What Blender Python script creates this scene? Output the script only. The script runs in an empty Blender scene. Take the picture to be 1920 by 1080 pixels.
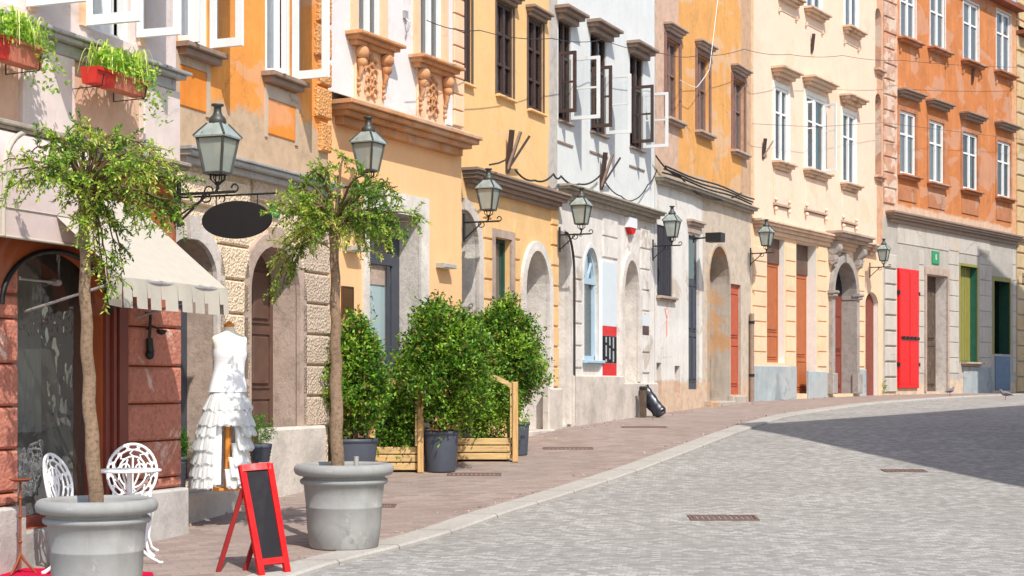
import bpy, math, random
from mathutils import Vector, Matrix, noise
from mathutils.geometry import delaunay_2d_cdt
R = math.radians
rnd = random.Random(7)
SC = bpy.context.scene
COL = SC.collection
FPX, CX, HY, EYE = 3000.0, 960.0, 720.0, 1.5      # focal length in pixels of the 1920 px photograph, horizon row, eye height

# ------------------------------------------------------------------ mesh helper
class MB:
    def __init__(s): s.v, s.f, s.m, s.sm = [], [], [], []
    def add(s, vs, fs, mi=0, smooth=False):
        o = len(s.v); s.v += [tuple(p) for p in vs]
        for f in fs:
            s.f.append([i + o for i in f]); s.m.append(mi); s.sm.append(smooth)
    def quad(s, a, b, c, d, mi=0): s.add([a, b, c, d], [(0, 1, 2, 3)], mi)
    def box(s, x0, x1, y0, y1, z0, z1, mi=0):
        if x0 > x1: x0, x1 = x1, x0
        if y0 > y1: y0, y1 = y1, y0
        if z0 > z1: z0, z1 = z1, z0
        s.add([(x0,y0,z0),(x1,y0,z0),(x1,y1,z0),(x0,y1,z0),(x0,y0,z1),(x1,y0,z1),(x1,y1,z1),(x0,y1,z1)],
              [(0,3,2,1),(4,5,6,7),(0,1,5,4),(1,2,6,5),(2,3,7,6),(3,0,4,7)], mi)
    def bevbox(s, x0, x1, y0, y1, z0, z1, b, mi=0):
        # box whose front (-y) face is chamfered
        s.add([(x0,y0+b,z0),(x1,y0+b,z0),(x1,y1,z0),(x0,y1,z0),(x0,y0+b,z1),(x1,y0+b,z1),(x1,y1,z1),(x0,y1,z1),
               (x0+b,y0,z0+b),(x1-b,y0,z0+b),(x1-b,y0,z1-b),(x0+b,y0,z1-b)],
              [(0,3,2,1),(4,5,6,7),(1,2,6,5),(2,3,7,6),(3,0,4,7),(8,9,10,11),(0,1,9,8),(1,5,10,9),(5,4,11,10),(4,0,8,11)], mi)
    def obox(s, c, ax, ay, az, hx, hy, hz, mi=0):
        c, ax, ay, az = Vector(c), Vector(ax).normalized(), Vector(ay).normalized(), Vector(az).normalized()
        vs = []
        for k in (-1, 1):
            for (i, j) in ((-1,-1),(1,-1),(1,1),(-1,1)):
                vs.append(c + ax*hx*i + ay*hy*j + az*hz*k)
        s.add(vs, [(0,3,2,1),(4,5,6,7),(0,1,5,4),(1,2,6,5),(2,3,7,6),(3,0,4,7)], mi)
    def bar(s, a, b, w, h=None, up=(0,0,1), mi=0):
        a, b = Vector(a), Vector(b); d = b - a
        ax = d.normalized(); u = Vector(up)
        if abs(ax.dot(u)) > .98: u = Vector((1,0,0))
        ay = u.cross(ax).normalized(); az = ax.cross(ay)
        s.obox((a+b)/2, ax, ay, az, d.length/2, w/2, (h or w)/2, mi)
    def tube(s, pts, r, n=6, mi=0, caps=True, smooth=True):
        pts = [Vector(p) for p in pts]
        rs = r if isinstance(r, (list, tuple)) else [r]*len(pts)
        rings, prev = [], None
        for i, p in enumerate(pts):
            t = (pts[min(i+1, len(pts)-1)] - pts[max(i-1, 0)])
            if t.length < 1e-9: t = Vector((0,0,1))
            t.normalize()
            if prev is None:
                u = Vector((0,0,1)) if abs(t.z) < .9 else Vector((1,0,0))
                a = t.cross(u).normalized()
            else:
                a = (prev - t*prev.dot(t))
                a = a.normalized() if a.length > 1e-6 else t.orthogonal().normalized()
            prev = a; b = t.cross(a)
            rings.append([p + (a*math.cos(2*math.pi*k/n) + b*math.sin(2*math.pi*k/n))*rs[i] for k in range(n)])
        vs = [q for rg in rings for q in rg]; fs = []
        for i in range(len(pts)-1):
            for k in range(n):
                fs.append((i*n+k, i*n+(k+1)%n, (i+1)*n+(k+1)%n, (i+1)*n+k))
        s.add(vs, fs, mi, smooth)
        if caps:
            s.add(rings[0], [tuple(reversed(range(n)))], mi); s.add(rings[-1], [tuple(range(n))], mi)
    def lathe(s, prof, n=32, c=(0,0,0), mi=0, smooth=True, sx=1, sy=1):
        vs, fs = [], []
        for (r, z) in prof:
            for k in range(n):
                a = 2*math.pi*k/n
                vs.append((c[0]+r*sx*math.cos(a), c[1]+r*sy*math.sin(a), c[2]+z))
        for i in range(len(prof)-1):
            for k in range(n):
                fs.append((i*n+k, i*n+(k+1)%n, (i+1)*n+(k+1)%n, (i+1)*n+k))
        s.add(vs, fs, mi, smooth)
    def prism(s, poly, y0, y1, mi=0, mside=None):
        # polygon in local x,z extruded from y0 to y1
        n = len(poly); ms = mi if mside is None else mside
        s.add([(p[0], y0, p[1]) for p in poly], [tuple(range(n))], mi)
        s.add([(p[0], y1, p[1]) for p in poly], [tuple(reversed(range(n)))], mi)
        for i in range(n):
            a, b = poly[i], poly[(i+1) % n]
            s.quad((a[0],y0,a[1]), (a[0],y1,a[1]), (b[0],y1,b[1]), (b[0],y0,b[1]), ms)
    def ring_open(s, outer, inner, y0, y1, mi=0):
        # band between two open polylines in x,z, from y0 (front) to y1
        n = len(outer)
        for i in range(n-1):
            a, b, c, d = outer[i], outer[i+1], inner[i+1], inner[i]
            s.quad((a[0],y0,a[1]),(b[0],y0,b[1]),(c[0],y0,c[1]),(d[0],y0,d[1]), mi)
            s.quad((a[0],y0,a[1]),(a[0],y1,a[1]),(b[0],y1,b[1]),(b[0],y0,b[1]), mi)
            s.quad((d[0],y0,d[1]),(c[0],y0,c[1]),(c[0],y1,c[1]),(d[0],y1,d[1]), mi)
        for i in (0, n-1):
            a, d = outer[i], inner[i]
            s.quad((a[0],y0,a[1]),(d[0],y0,d[1]),(d[0],y1,d[1]),(a[0],y1,a[1]), mi)
    def mold(s, L1, L2, ztop, steps, mi=0, y_in=.02):
        z = ztop
        pm = max(p for p, h in steps)
        for p, h in steps:
            e = (pm - p)
            s.bevbox(L1 + e*.8, L2 - e*.8, -p, y_in, z-h, z, min(.008, h*.2), mi)
            z -= h
    def ball(s, c, r, mi=0, n=10, m=7, sz=1):
        s.lathe([(max(1e-4, r*math.sin(math.pi*i/m)), -r*sz*math.cos(math.pi*i/m)) for i in range(m+1)], n, c, mi)
    def build(s, name, mats, parent=None, recalc=False):
        me = bpy.data.meshes.new(name)
        me.from_pydata(s.v, [], s.f)
        if not isinstance(mats, (list, tuple)): mats = [mats]
        for m in mats: me.materials.append(m)
        me.polygons.foreach_set('material_index', s.m)
        me.polygons.foreach_set('use_smooth', s.sm)
        me.update()
        o = bpy.data.objects.new(name, me); COL.objects.link(o)
        if parent is not None: o.parent = parent
        return o

def tag(o, label=None, cat=None, group=None, kind=None):
    if label: o['label'] = label
    if cat: o['category'] = cat
    if group: o['group'] = group
    if kind: o['kind'] = kind
    return o
def empty(name, loc, rz=0, label=None, cat=None, group=None):
    o = bpy.data.objects.new(name, None); COL.objects.link(o)
    o.location = loc; o.rotation_euler = (0, 0, rz); o.empty_display_size = .2
    return tag(o, label, cat, group)
def copy_tree(o, parent=None):
    c = o.copy(); COL.objects.link(c)
    if parent is not None: c.parent = parent
    for ch in list(o.children): copy_tree(ch, c)
    return c

# ------------------------------------------------------------------ materials
def lin(c):
    c = c/255.0
    return c/12.92 if c <= .04045 else ((c+.055)/1.055)**2.4
def rgb(*c): return (lin(c[0]), lin(c[1]), lin(c[2]), 1)
class NT:
    def __init__(s, name):
        s.mat = bpy.data.materials.new(name); s.mat.use_nodes = True
        s.t = s.mat.node_tree; s.t.nodes.clear()
        s.out = s.n('ShaderNodeOutputMaterial')
    def n(s, typ, **kw):
        nd = s.t.nodes.new(typ)
        for k, v in kw.items(): setattr(nd, k, v)
        return nd
    def l(s, a, b): s.t.links.new(a, b)
    def coord(s, scale=(1,1,1), rot=(0,0,0), kind='Object'):
        tc = s.n('ShaderNodeTexCoord'); mp = s.n('ShaderNodeMapping')
        mp.inputs['Scale'].default_value = scale; mp.inputs['Rotation'].default_value = rot
        s.l(tc.outputs[kind], mp.inputs[0]); return mp.outputs[0]
    def noise(s, co, scale, detail=6, rough=.6, dist=0):
        nd = s.n('ShaderNodeTexNoise'); nd.inputs['Scale'].default_value = scale
        nd.inputs['Detail'].default_value = detail; nd.inputs['Roughness'].default_value = rough
        nd.inputs['Distortion'].default_value = dist
        s.l(co, nd.inputs['Vector']); return nd.outputs['Fac']
    def ramp(s, fac, stops):
        nd = s.n('ShaderNodeValToRGB'); e = nd.color_ramp.elements
        while len(e) < len(stops): e.new(.5)
        for i, (p, c) in enumerate(stops):
            e[i].position = p; e[i].color = c if isinstance(c, tuple) else (c, c, c, 1)
        s.l(fac, nd.inputs[0]); return nd.outputs[0]
    def mix(s, fac, a, b, mode='MIX'):
        nd = s.n('ShaderNodeMix', data_type='RGBA', blend_type=mode)
        for sock, v in ((nd.inputs['Factor'], fac), (nd.inputs[6], a), (nd.inputs[7], b)):
            if isinstance(v, (int, float, tuple)): sock.default_value = v
            else: s.l(v, sock)
        return nd.outputs[2]
    def bsdf(s, col, rough=.8, metal=0, spec=.3):
        b = s.n('ShaderNodeBsdfPrincipled')
        if isinstance(col, tuple): b.inputs['Base Color'].default_value = col
        else: s.l(col, b.inputs['Base Color'])
        if isinstance(rough, (int, float)): b.inputs['Roughness'].default_value = rough
        else: s.l(rough, b.inputs['Roughness'])
        b.inputs['Metallic'].default_value = metal
        b.inputs['Specular IOR Level'].default_value = spec
        s.l(b.outputs[0], s.out.inputs[0]); return b
    def bump(s, b, h, strength=.3, dist=.02):
        nd = s.n('ShaderNodeBump'); nd.inputs['Strength'].default_value = strength; nd.inputs['Distance'].default_value = dist
        s.l(h, nd.inputs['Height']); s.l(nd.outputs[0], b.inputs['Normal'])
def sc(c, k): return (min(1, c[0]*k), min(1, c[1]*k), min(1, c[2]*k), 1)

def plaster(name, col, var=.22, stain=None, amt=.5, streak=None, stk=.45, bump=.25, stain_scale=1.1, rough=.9, thr=.56, fine=40, peel=(), age=1.0):
    m = NT(name); co = m.coord()
    n1 = m.noise(co, 1.7, 9, .65)
    c = m.ramp(n1, [(.3, sc(col, 1-var*1.25)), (.7, sc(col, 1+var*.6))])
    n4 = m.noise(co, 11, 8, .75)
    c = m.mix(m.ramp(n4, [(.40, 0.0), (.72, .5*(.4+.6*age))]), c, sc(col, .74))
    pz = m.noise(m.coord((1, 1, 1.6)), .75, 3, .5, .8)          # old repairs: large patches of another batch of plaster
    c = m.mix(m.ramp(pz, [(.53, 0.0), (.56, .45*age)]), c, m.mix(.5, sc(col, .86), (.62, .58, .52, 1)))
    gr = m.noise(m.coord((5, 5, .30)), 1.3, 9, .72)              # rain streaks
    c = m.mix(m.ramp(gr, [(.52, 0.0), (.75, .42*age)]), c, sc(col, .62))
    vo = m.n('ShaderNodeTexVoronoi', feature='DISTANCE_TO_EDGE'); vo.inputs['Scale'].default_value = .9
    wv = m.n('ShaderNodeVectorMath', operation='MULTIPLY_ADD'); cb = m.n('ShaderNodeCombineXYZ')
    m.l(n4, cb.inputs[0]); m.l(n1, cb.inputs[2]); wv.inputs[1].default_value = (.5, 0, .5); m.l(cb.outputs[0], wv.inputs[0]); m.l(co, wv.inputs[2]); m.l(wv.outputs[0], vo.inputs['Vector'])
    ck = m.ramp(vo.outputs['Distance'], [(.0, .75*age), (.012, 0.0)])
    ckm = m.mix(m.ramp(m.noise(co, .6, 3, .5), [(.52, 0.0), (.6, 1.0)]), (0,0,0,1), ck)
    c = m.mix(ckm, c, sc(col, .45))
    if streak is not None:
        cs = m.coord((3.2, 3.2, .35))
        n2 = m.noise(cs, 1.6, 8, .7)
        c = m.mix(m.ramp(n2, [(.5, 0.0), (.72, stk)]), c, streak)
    if stain is not None:
        n3 = m.noise(co, stain_scale, 10, .68, .4)
        f = m.ramp(n3, [(thr, 0.0), (thr+.035, amt)])
        n5 = m.noise(co, 9, 6, .7)
        st = m.mix(n5, sc(stain, .75), sc(stain, 1.2))
        c = m.mix(f, c, st)
    for (axis, edge, sign, pcol, wob) in peel:      # bare render where paint has come off past an uneven line
        sx = m.n('ShaderNodeSeparateXYZ'); m.l(co, sx.inputs[0])
        a1 = m.n('ShaderNodeMath', operation='MULTIPLY_ADD'); a1.inputs[1].default_value = wob
        m.l(m.noise(co, 1.3, 9, .7), a1.inputs[0]); m.l(sx.outputs[axis], a1.inputs[2])
        a2 = m.n('ShaderNodeMath', operation='SUBTRACT'); a2.inputs[1].default_value = edge + wob*.5; m.l(a1.outputs[0], a2.inputs[0])
        a3 = m.n('ShaderNodeMath', operation='MULTIPLY_ADD'); a3.inputs[1].default_value = 14*sign; a3.inputs[2].default_value = .5; a3.use_clamp = True
        m.l(a2.outputs[0], a3.inputs[0])
        n7 = m.noise(co, 5, 8, .7)
        pc = m.ramp(n7, [(.3, sc(pcol, .72)), (.5, pcol), (.75, sc(pcol, 1.2))])
        c = m.mix(a3.outputs[0], c, pc)
    b = m.bsdf(c, rough, 0, .15)
    h = m.noise(co, fine, 8, .75)
    m.bump(b, h, bump, .02)
    return m.mat
def stone(name, col, var=.35, bump=.5, scale=7, dark=None):
    m = NT(name); co = m.coord()
    n1 = m.noise(co, scale, 10, .75)
    n2 = m.noise(co, 1.2, 6, .6)
    c = m.ramp(n1, [(.3, sc(col, 1-var)), (.5, col), (.72, sc(col, 1+var*.5))])
    d = dark or sc(col, .62)
    c = m.mix(m.ramp(n2, [(.48, 0.0), (.68, .6)]), c, d)
    b = m.bsdf(c, .88, 0, .2)
    m.bump(b, m.noise(co, scale*3, 10, .75), bump, .03)
    return m.mat
def rockface(name, col, pale=None, bump=.9):
    m = NT(name); co = m.coord()
    v = m.n('ShaderNodeTexVoronoi'); v.inputs['Scale'].default_value = 34; m.l(co, v.inputs['Vector'])
    n1 = m.noise(co, 22, 8, .7)
    c = m.ramp(n1, [(.3, sc(col, .62)), (.5, col), (.72, sc(col, 1.2))])
    n2 = m.noise(co, 1.6, 6, .6)
    c = m.mix(m.ramp(n2, [(.5, 0.0), (.7, .5)]), c, sc(col, .7))
    if pale is not None:
        n3 = m.noise(co, 1.4, 10, .7, .5)
        c = m.mix(m.ramp(n3, [(.60, 0.0), (.635, .8)]), c, pale)
    b = m.bsdf(c, .92, 0, .15)
    h = m.mix(.5, v.outputs['Distance'], n1)
    m.bump(b, h, bump, .045)
    return m.mat
def paint(name, col, rough=.5, var=.12, wear=None, spec=.35, metal=0, scale=6, bump=.08):
    m = NT(name); co = m.coord()
    n1 = m.noise(co, scale, 8, .65)
    c = m.ramp(n1, [(.3, sc(col, 1-var)), (.7, sc(col, 1+var))])
    if wear is not None:
        n2 = m.noise(m.coord((5, 5, 1.2)), 5, 10, .75)
        c = m.mix(m.ramp(n2, [(.57, 0.0), (.62, .85)]), c, wear)
    rr = m.ramp(m.noise(co, scale*2, 5, .6), [(.3, max(.05, rough-.12)), (.7, min(1, rough+.12))])
    b = m.bsdf(c, rr, metal, spec)
    m.bump(b, m.noise(co, scale*8, 6, .7), bump, .01)
    return m.mat
def wood(name, col, axis=2, rough=.65):
    m = NT(name); s_ = [16, 16, 16]; s_[axis] = 1.2
    co = m.coord(tuple(s_))
    n1 = m.noise(co, 2.2, 8, .7, .6)
    c = m.ramp(n1, [(.28, sc(col, .5)), (.5, col), (.75, sc(col, 1.3))])
    b = m.bsdf(c, rough, 0, .25)
    m.bump(b, n1, .25, .01)
    return m.mat
def leafmat(name, col, trans=.35):
    m = NT(name); co = m.coord()
    n1 = m.noise(co, 14, 3, .6)
    c = m.ramp(n1, [(.3, sc(col, .72)), (.7, sc(col, 1.25))])
    b = m.n('ShaderNodeBsdfPrincipled'); m.l(c, b.inputs['Base Color'])
    b.inputs['Roughness'].default_value = .45; b.inputs['Specular IOR Level'].default_value = .35
    t = m.n('ShaderNodeBsdfTranslucent'); m.l(m.mix(.5, c, sc(col, 1.5)), t.inputs[0])
    mx = m.n('ShaderNodeMixShader'); mx.inputs[0].default_value = trans
    m.l(b.outputs[0], mx.inputs[1]); m.l(t.outputs[0], mx.inputs[2]); m.l(mx.outputs[0], m.out.inputs[0])
    return m.mat
def glass(name, tint=(.85,.9,.9,1), refl=.10, rough=.02, trans=1.0, body=None):
    m = NT(name)
    fr = m.n('ShaderNodeFresnel'); fr.inputs[0].default_value = 1.5
    ad = m.n('ShaderNodeMath', operation='ADD'); ad.inputs[1].default_value = refl; ad.use_clamp = True
    m.l(fr.outputs[0], ad.inputs[0])
    tr = m.n('ShaderNodeBsdfTransparent'); tr.inputs[0].default_value = tint
    base = tr.outputs[0]
    if body is not None:
        df = m.n('ShaderNodeBsdfDiffuse'); df.inputs[0].default_value = body
        m0 = m.n('ShaderNodeMixShader'); m0.inputs[0].default_value = trans
        m.l(df.outputs[0], m0.inputs[1]); m.l(tr.outputs[0], m0.inputs[2]); base = m0.outputs[0]
    gl = m.n('ShaderNodeBsdfGlossy'); gl.inputs['Roughness'].default_value = rough
    h = m.noise(m.coord(), 2.5, 3, .5)
    bp = m.n('ShaderNodeBump'); bp.inputs['Strength'].default_value = .05; bp.inputs['Distance'].default_value = .05
    bp.inputs['Strength'].default_value = .22; m.l(h, bp.inputs['Height']); m.l(bp.outputs[0], gl.inputs['Normal'])
    mx = m.n('ShaderNodeMixShader'); m.l(ad.outputs[0], mx.inputs[0])
    m.l(base, mx.inputs[1]); m.l(gl.outputs[0], mx.inputs[2]); m.l(mx.outputs[0], m.out.inputs[0])
    return m.mat
def paving(name, cols, mortar, bw, bh, rot=0, msize=.012, bump=.5, patch=.3, rough=.85):
    m = NT(name); co = m.coord(rot=(0, 0, rot))
    nz = m.noise(co, 3.0, 4, .5)
    # wobble the joints a little
    vm = m.n('ShaderNodeVectorMath', operation='MULTIPLY_ADD')
    cmb = m.n('ShaderNodeCombineXYZ'); m.l(nz, cmb.inputs[0]); m.l(m.noise(co, 2.3, 4, .5), cmb.inputs[1])
    vm.inputs[1].default_value = (.05, .05, 0); m.l(cmb.outputs[0], vm.inputs[0]); m.l(co, vm.inputs[2])
    br = m.n('ShaderNodeTexBrick'); br.offset = .5
    br.inputs['Color1'].default_value = (0,0,0,1); br.inputs['Color2'].default_value = (1,1,1,1)
    br.inputs['Mortar'].default_value = (.5,.5,.5,1)
    br.inputs['Scale'].default_value = 1; br.inputs['Mortar Size'].default_value = msize
    br.inputs['Mortar Smooth'].default_value = .5
    br.inputs['Brick Width'].default_value = bw; br.inputs['Row Height'].default_value = bh
    m.l(vm.outputs[0], br.inputs['Vector'])
    c = m.ramp(br.outputs['Color'], [(i/(len(cols)-1), k) for i, k in enumerate(cols)])
    n2 = m.noise(co, .7, 8, .65)
    c = m.mix(m.ramp(n2, [(.35, 0.0), (.7, patch)]), c, sc(cols[0], .75))
    n6 = m.noise(m.coord((.35, 1.6, 1)), 1.1, 8, .7)             # worn and dirty bands across the street
    c = m.mix(m.ramp(n6, [(.42, 0.0), (.72, .4)]), c, sc(cols[1], .70))
    n3 = m.noise(co, 45, 6, .7)
    c = m.mix(m.ramp(n3, [(.3, .35), (.6, 0.0)]), c, sc(cols[0], .6))
    c = m.mix(br.outputs['Fac'], c, mortar)
    b = m.bsdf(c, rough, 0, .25)
    inv = m.n('ShaderNodeMath', operation='SUBTRACT'); inv.inputs[0].default_value = 1; m.l(br.outputs['Fac'], inv.inputs[1])
    h = m.mix(.25, inv.outputs[0], n3)
    m.bump(b, h, bump, .02)
    return m.mat
M = {}
def defm(k, v): M[k] = v; return v
GREY_ST = rgb(150,138,128)
defm('pink_wall', plaster('pink_wall_plaster', rgb(230,212,203), .10, rgb(190,165,150), .35, rgb(190,175,165), .25, age=0.5))
defm('peach_panel', plaster('peach_panel_plaster', rgb(232,188,160), .14, rgb(205,150,120), .3))
defm('pink_paint', plaster('pink_fascia_paint', rgb(228,210,205), .07, None))
defm('pink_rock', rockface('pink_rock_faced_block', rgb(188,122,102), rgb(214,190,174), .38))
defm('cream_rock', rockface('cream_rock_faced_block', rgb(236,212,180)))
defm('tan_rock', rockface('tan_rock_faced_block', rgb(208,186,164)))
defm('ochre_rock', rockface('ochre_rock_faced_block', rgb(226,164,104)))
defm('ochre', plaster('ochre_plaster', rgb(244,160,80), .16, rgb(226,185,140), .75, rgb(250,190,110), .5, thr=.60))
defm('ochre_worn', plaster('worn_beige_plaster', rgb(206,184,160), .22, rgb(222,140,60), .7, rgb(150,128,105), .45, thr=.58))
defm('orange_panel', plaster('orange_panel_plaster', rgb(242,150,66), .14, rgb(225,150,80), .4, rgb(205,105,35), .5))
defm('peach', plaster('peach_plaster', rgb(247,194,142), .05, None, streak=rgb(242,176,122), stk=.3, bump=.12, age=0.2))
defm('peach_up', plaster('pale_grey_pink_plaster', rgb(228,222,218), .07, rgb(205,185,172), .3, age=0.35))
defm('peach_trim', plaster('peach_trim_plaster', rgb(244,202,164), .12, rgb(205,140,90), .35, age=0.6))
defm('cornice_brown', plaster('brown_orange_trim', rgb(218,160,114), .25, rgb(150,95,60), .6, rgb(160,100,60), .5))
defm('yellow', plaster('yellow_plaster', rgb(242,198,138), .07, rgb(232,180,110), .35, rgb(242,184,120), .4, bump=.15, age=0.35))
defm('yellow_low', plaster('yellow_lower_plaster', rgb(240,196,138), .12, rgb(222,170,110), .4, age=0.7))
defm('white', plaster('white_plaster', rgb(224,225,220), .06, rgb(200,195,185), .5, rgb(205,202,192), .45, thr=.60, age=0.3))
defm('white_low', plaster('weathered_white_stone', rgb(234,227,217), .18, rgb(175,158,140), .6, rgb(180,168,152), .5))
defm('white_dirty', plaster('dirty_white_plaster', rgb(230,225,216), .12, rgb(190,165,140), .65, rgb(185,175,160), .55, thr=.57))
defm('tan_bare', plaster('bare_tan_plaster', rgb(214,184,160), .22, rgb(170,130,100), .6, rgb(180,150,125), .5))
defm('mustard', plaster('mustard_plaster', rgb(230,168,100), .13, rgb(200,150,90), .6, rgb(238,182,90), .6, thr=.62))
defm('rubble', plaster('crumbling_grey_plaster', rgb(188,174,158), .25, rgb(205,150,90), .6, rgb(140,122,105), .6, bump=.5))
defm('rubble_dark', plaster('crumbling_dark_plaster', rgb(164,146,128), .28, rgb(190,160,130), .7, rgb(110,95,82), .5, bump=.6))
defm('cream', plaster('cream_plaster', rgb(238,208,182), .06, rgb(226,190,155), .4, rgb(232,200,165), .35, age=0.4))
defm('cream_low', plaster('cream_lower_plaster', rgb(240,204,166), .08, rgb(225,180,140), .4, age=0.6))
defm('cream_white', plaster('cream_white_reveal', rgb(238,232,220), .06, None, age=0.3))
defm('cream_trim', plaster('cream_trim', rgb(222,192,164), .2, rgb(160,120,95), .6))
defm('blue_grey', plaster('blue_grey_pebble_dash', rgb(176,184,184), .18, rgb(125,132,135), .5, bump=.7, fine=70))
defm('orange', plaster('orange_plaster', rgb(200,126,80), .16, rgb(196,140,100), .75, rgb(226,140,80), .5, thr=.60))
defm('orange_trim', plaster('orange_trim', rgb(188,128,92), .2, rgb(150,105,80), .6))
defm('brick_red', plaster('peeling_brick_plaster', rgb(208,160,132), .3, rgb(215,195,175), .85, rgb(165,95,65), .5, bump=.6, stain_scale=2.2, thr=.5))
defm('grey_low', plaster('grey_beige_render', rgb(200,192,180), .13, rgb(205,185,160), .5, rgb(160,150,140), .5))
defm('tan_end', plaster('tan_render', rgb(210,182,138), .15, rgb(170,140,105), .5))
defm('stone', stone('grey_stone', rgb(212,201,190)))
defm('stone_brown', stone('brown_stone', rgb(184,162,146)))
defm('stone_pale', stone('pale_stone', rgb(226,217,206), .25))
defm('stone_grey', stone('portal_grey_stone', rgb(166,158,150)))
defm('plinth', stone('plinth_stone', rgb(208,197,184), .3, .6, 4))
defm('plinth_grey', stone('plinth_grey_stone', rgb(194,188,181), .3, .5, 4))
defm('granite', stone('kerb_granite', rgb(196,190,180), .2, .3, 18, rgb(168,162,152)))
defm('metal_ledge', paint('grey_metal_flashing', rgb(176,173,170), .45, .2, rgb(110,104,98), .5, .3))
defm('tin_brown', paint('brown_tin', rgb(146,124,108), .6, .2, rgb(165,140,120)))
defm('lichen_ledge', stone('weathered_ledge_stone', rgb(172,162,146), .4, .5, 10))
defm('white_paint', paint('white_window_paint', rgb(232,232,228), .45, .05))
defm('worn_white', paint('worn_white_paint', rgb(215,205,195), .6, .1, rgb(165,135,115)))
defm('dark_brown', paint('dark_brown_paint', rgb(72,54,48), .55, .2))
defm('brown_frame', paint('grey_brown_frame_paint', rgb(98,82,74), .6, .2))
defm('red_brown_frame', paint('reddish_worn_frame', rgb(138,104,92), .7, .2, rgb(95,70,60)))
defm('black_iron', paint('black_iron', rgb(44,44,42), .5, .2, None, .4, .3))
defm('lamp_metal', paint('lantern_metal', rgb(72,72,66), .45, .25, rgb(104,116,104), .5, .4))
defm('lamp_roof', paint('lantern_verdigris_roof', rgb(168,178,170), .45, .2, rgb(90,96,88), .5, .3))
defm('lamp_glass', glass('lantern_frosted_glass', (.75,.8,.75,1), .06, .25, .45, rgb(190,198,186)))
defm('pane', glass('window_pane'))
defm('pane_dim', glass('dusty_window_pane', (.7,.75,.76,1), .10, .04, .72, rgb(150,158,158)))
defm('shop_pane', glass('shop_window_pane', (.84,.88,.86,1), .16, .01, .82, rgb(150,150,138)))  # pale diffuse body brightens the glass in place of real reflections
defm('door_pane', glass('milky_door_pane', (.8,.86,.86,1), .06, .05, .25, rgb(190,212,212)))
defm('curtain', paint('white_curtain_cloth', rgb(228,230,228), .9, .05))
defm('curtain_grey', paint('grey_curtain_cloth', rgb(172,180,180), .9, .08))
defm('curtain_green', paint('pale_green_curtain_cloth', rgb(150,176,162), .9, .1))
defm('interior', paint('room_plaster', rgb(120,108,98), .9, .1))
defm('roof_tile', stone('clay_roof_tiles', rgb(150,92,70), .3, .6, 9))
defm('door_brown', paint('brown_door_paint', rgb(98,72,60), .5, .22))
defm('door_rust', paint('orange_brown_door_paint', rgb(176,100,58), .6, .12, rgb(150,84,50)))
defm('door_red_brown', paint('red_brown_door_paint', rgb(132,66,50), .6, .15))
defm('door_faded_red', paint('faded_red_door_paint', rgb(186,88,56), .6, .15, rgb(160,110,85)))
defm('door_grey', paint('blue_grey_door_paint', rgb(68,72,80), .5, .15))
defm('door_weathered', paint('weathered_plank_door', rgb(92,76,64), .8, .35, rgb(150,138,122)))
defm('shutter_dark', paint('dark_violet_shutter_paint', rgb(62,60,66), .6, .15))
defm('red_gloss', paint('bright_red_paint', rgb(214,2,4), .4, .06))
defm('green_dark', paint('dark_green_paint', rgb(36,74,58), .5, .15))
defm('green_teal', paint('teal_green_paint', rgb(44,96,76), .5, .15))
defm('lime', paint('yellow_green_shutter_paint', rgb(142,137,68), .6, .1))
defm('blue_panel', paint('blue_board_paint', rgb(96,118,140), .6, .15))
defm('light_blue', paint('light_blue_frame_paint', rgb(172,196,210), .5, .06))
defm('shop_frame', paint('red_brown_shop_frame', rgb(122,58,46), .45, .15))
defm('fascia_brown', plaster('brown_shop_fascia', rgb(168,88,52), .12, age=0.4))
defm('blackboard', paint('blackboard_paint', rgb(40,37,40), .75, .12, None, .2))
defm('black_trim', paint('black_arch_trim', rgb(26,24,24), .45, .1))
defm('oval_black', paint('matt_black_sign_paint', rgb(38,36,35), .7, .08, None, .2))
defm('canvas', paint('cream_awning_canvas', rgb(190,181,166), .95, .05, None, .1, 0, 12))
defm('canvas_pink', paint('pink_canopy_canvas', rgb(210,190,182), .95, .05, None, .1, 0, 12))
defm('pot_grey', plaster('grey_planter', rgb(160,158,153), .10, rgb(186,182,175), .45, rgb(132,128,122), .45, .12, 2.2, .8, age=.7))
defm('pot_dark', paint('dark_grey_plastic_pot', rgb(78,82,92), .55, .1))
defm('soil', stone('potting_soil', rgb(70,54,42), .4, .8, 20))
defm('terracotta', paint('terracotta_box', rgb(190,112,88), .8, .15))
defm('box_red', paint('red_plastic_box', rgb(196,52,40), .5, .1))
defm('pine', wood('pine_board', rgb(206,172,118), 0))
defm('pine_post', wood('pine_post_wood', rgb(206,164,108), 2))
defm('bark', stone('bark', rgb(176,146,118), .75, 1.0, 34, rgb(104,78,60)))
defm('twig', paint('twig_bark', rgb(104,80,56), .8, .2))
defm('red_frame', paint('red_easel_paint', rgb(198,10,10), .45, .08))
defm('red_dark', paint('dark_red_easel_wood', rgb(140,26,24), .5, .12))
defm('white_iron', paint('white_cast_iron', rgb(236,236,234), .4, .04))
defm('rust_iron', paint('rusty_iron', rgb(140,78,48), .7, .25))
defm('satin', paint('white_satin', rgb(250,250,250), .55, .03, None, .3))
defm('torso_cream', paint('cream_torso_cloth', rgb(240,232,208), .9, .04))
defm('pole_wood', wood('orange_pole_wood', rgb(218,138,58), 2, .4))
defm('black_vinyl', paint('shiny_black_vinyl', rgb(34,34,40), .28, .2, None, .6))
defm('red_carpet', paint('red_carpet_pile', rgb(196,22,62), .95, .12, None, .1, 0, 40, .5))
defm('drain_iron', paint('rusty_drain_iron', rgb(112,88,78), .7, .2))
defm('sign_green', paint('green_enamel', rgb(40,142,84), .4, .05))
defm('white_enamel', paint('white_enamel', rgb(236,236,236), .4, .03))
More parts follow.
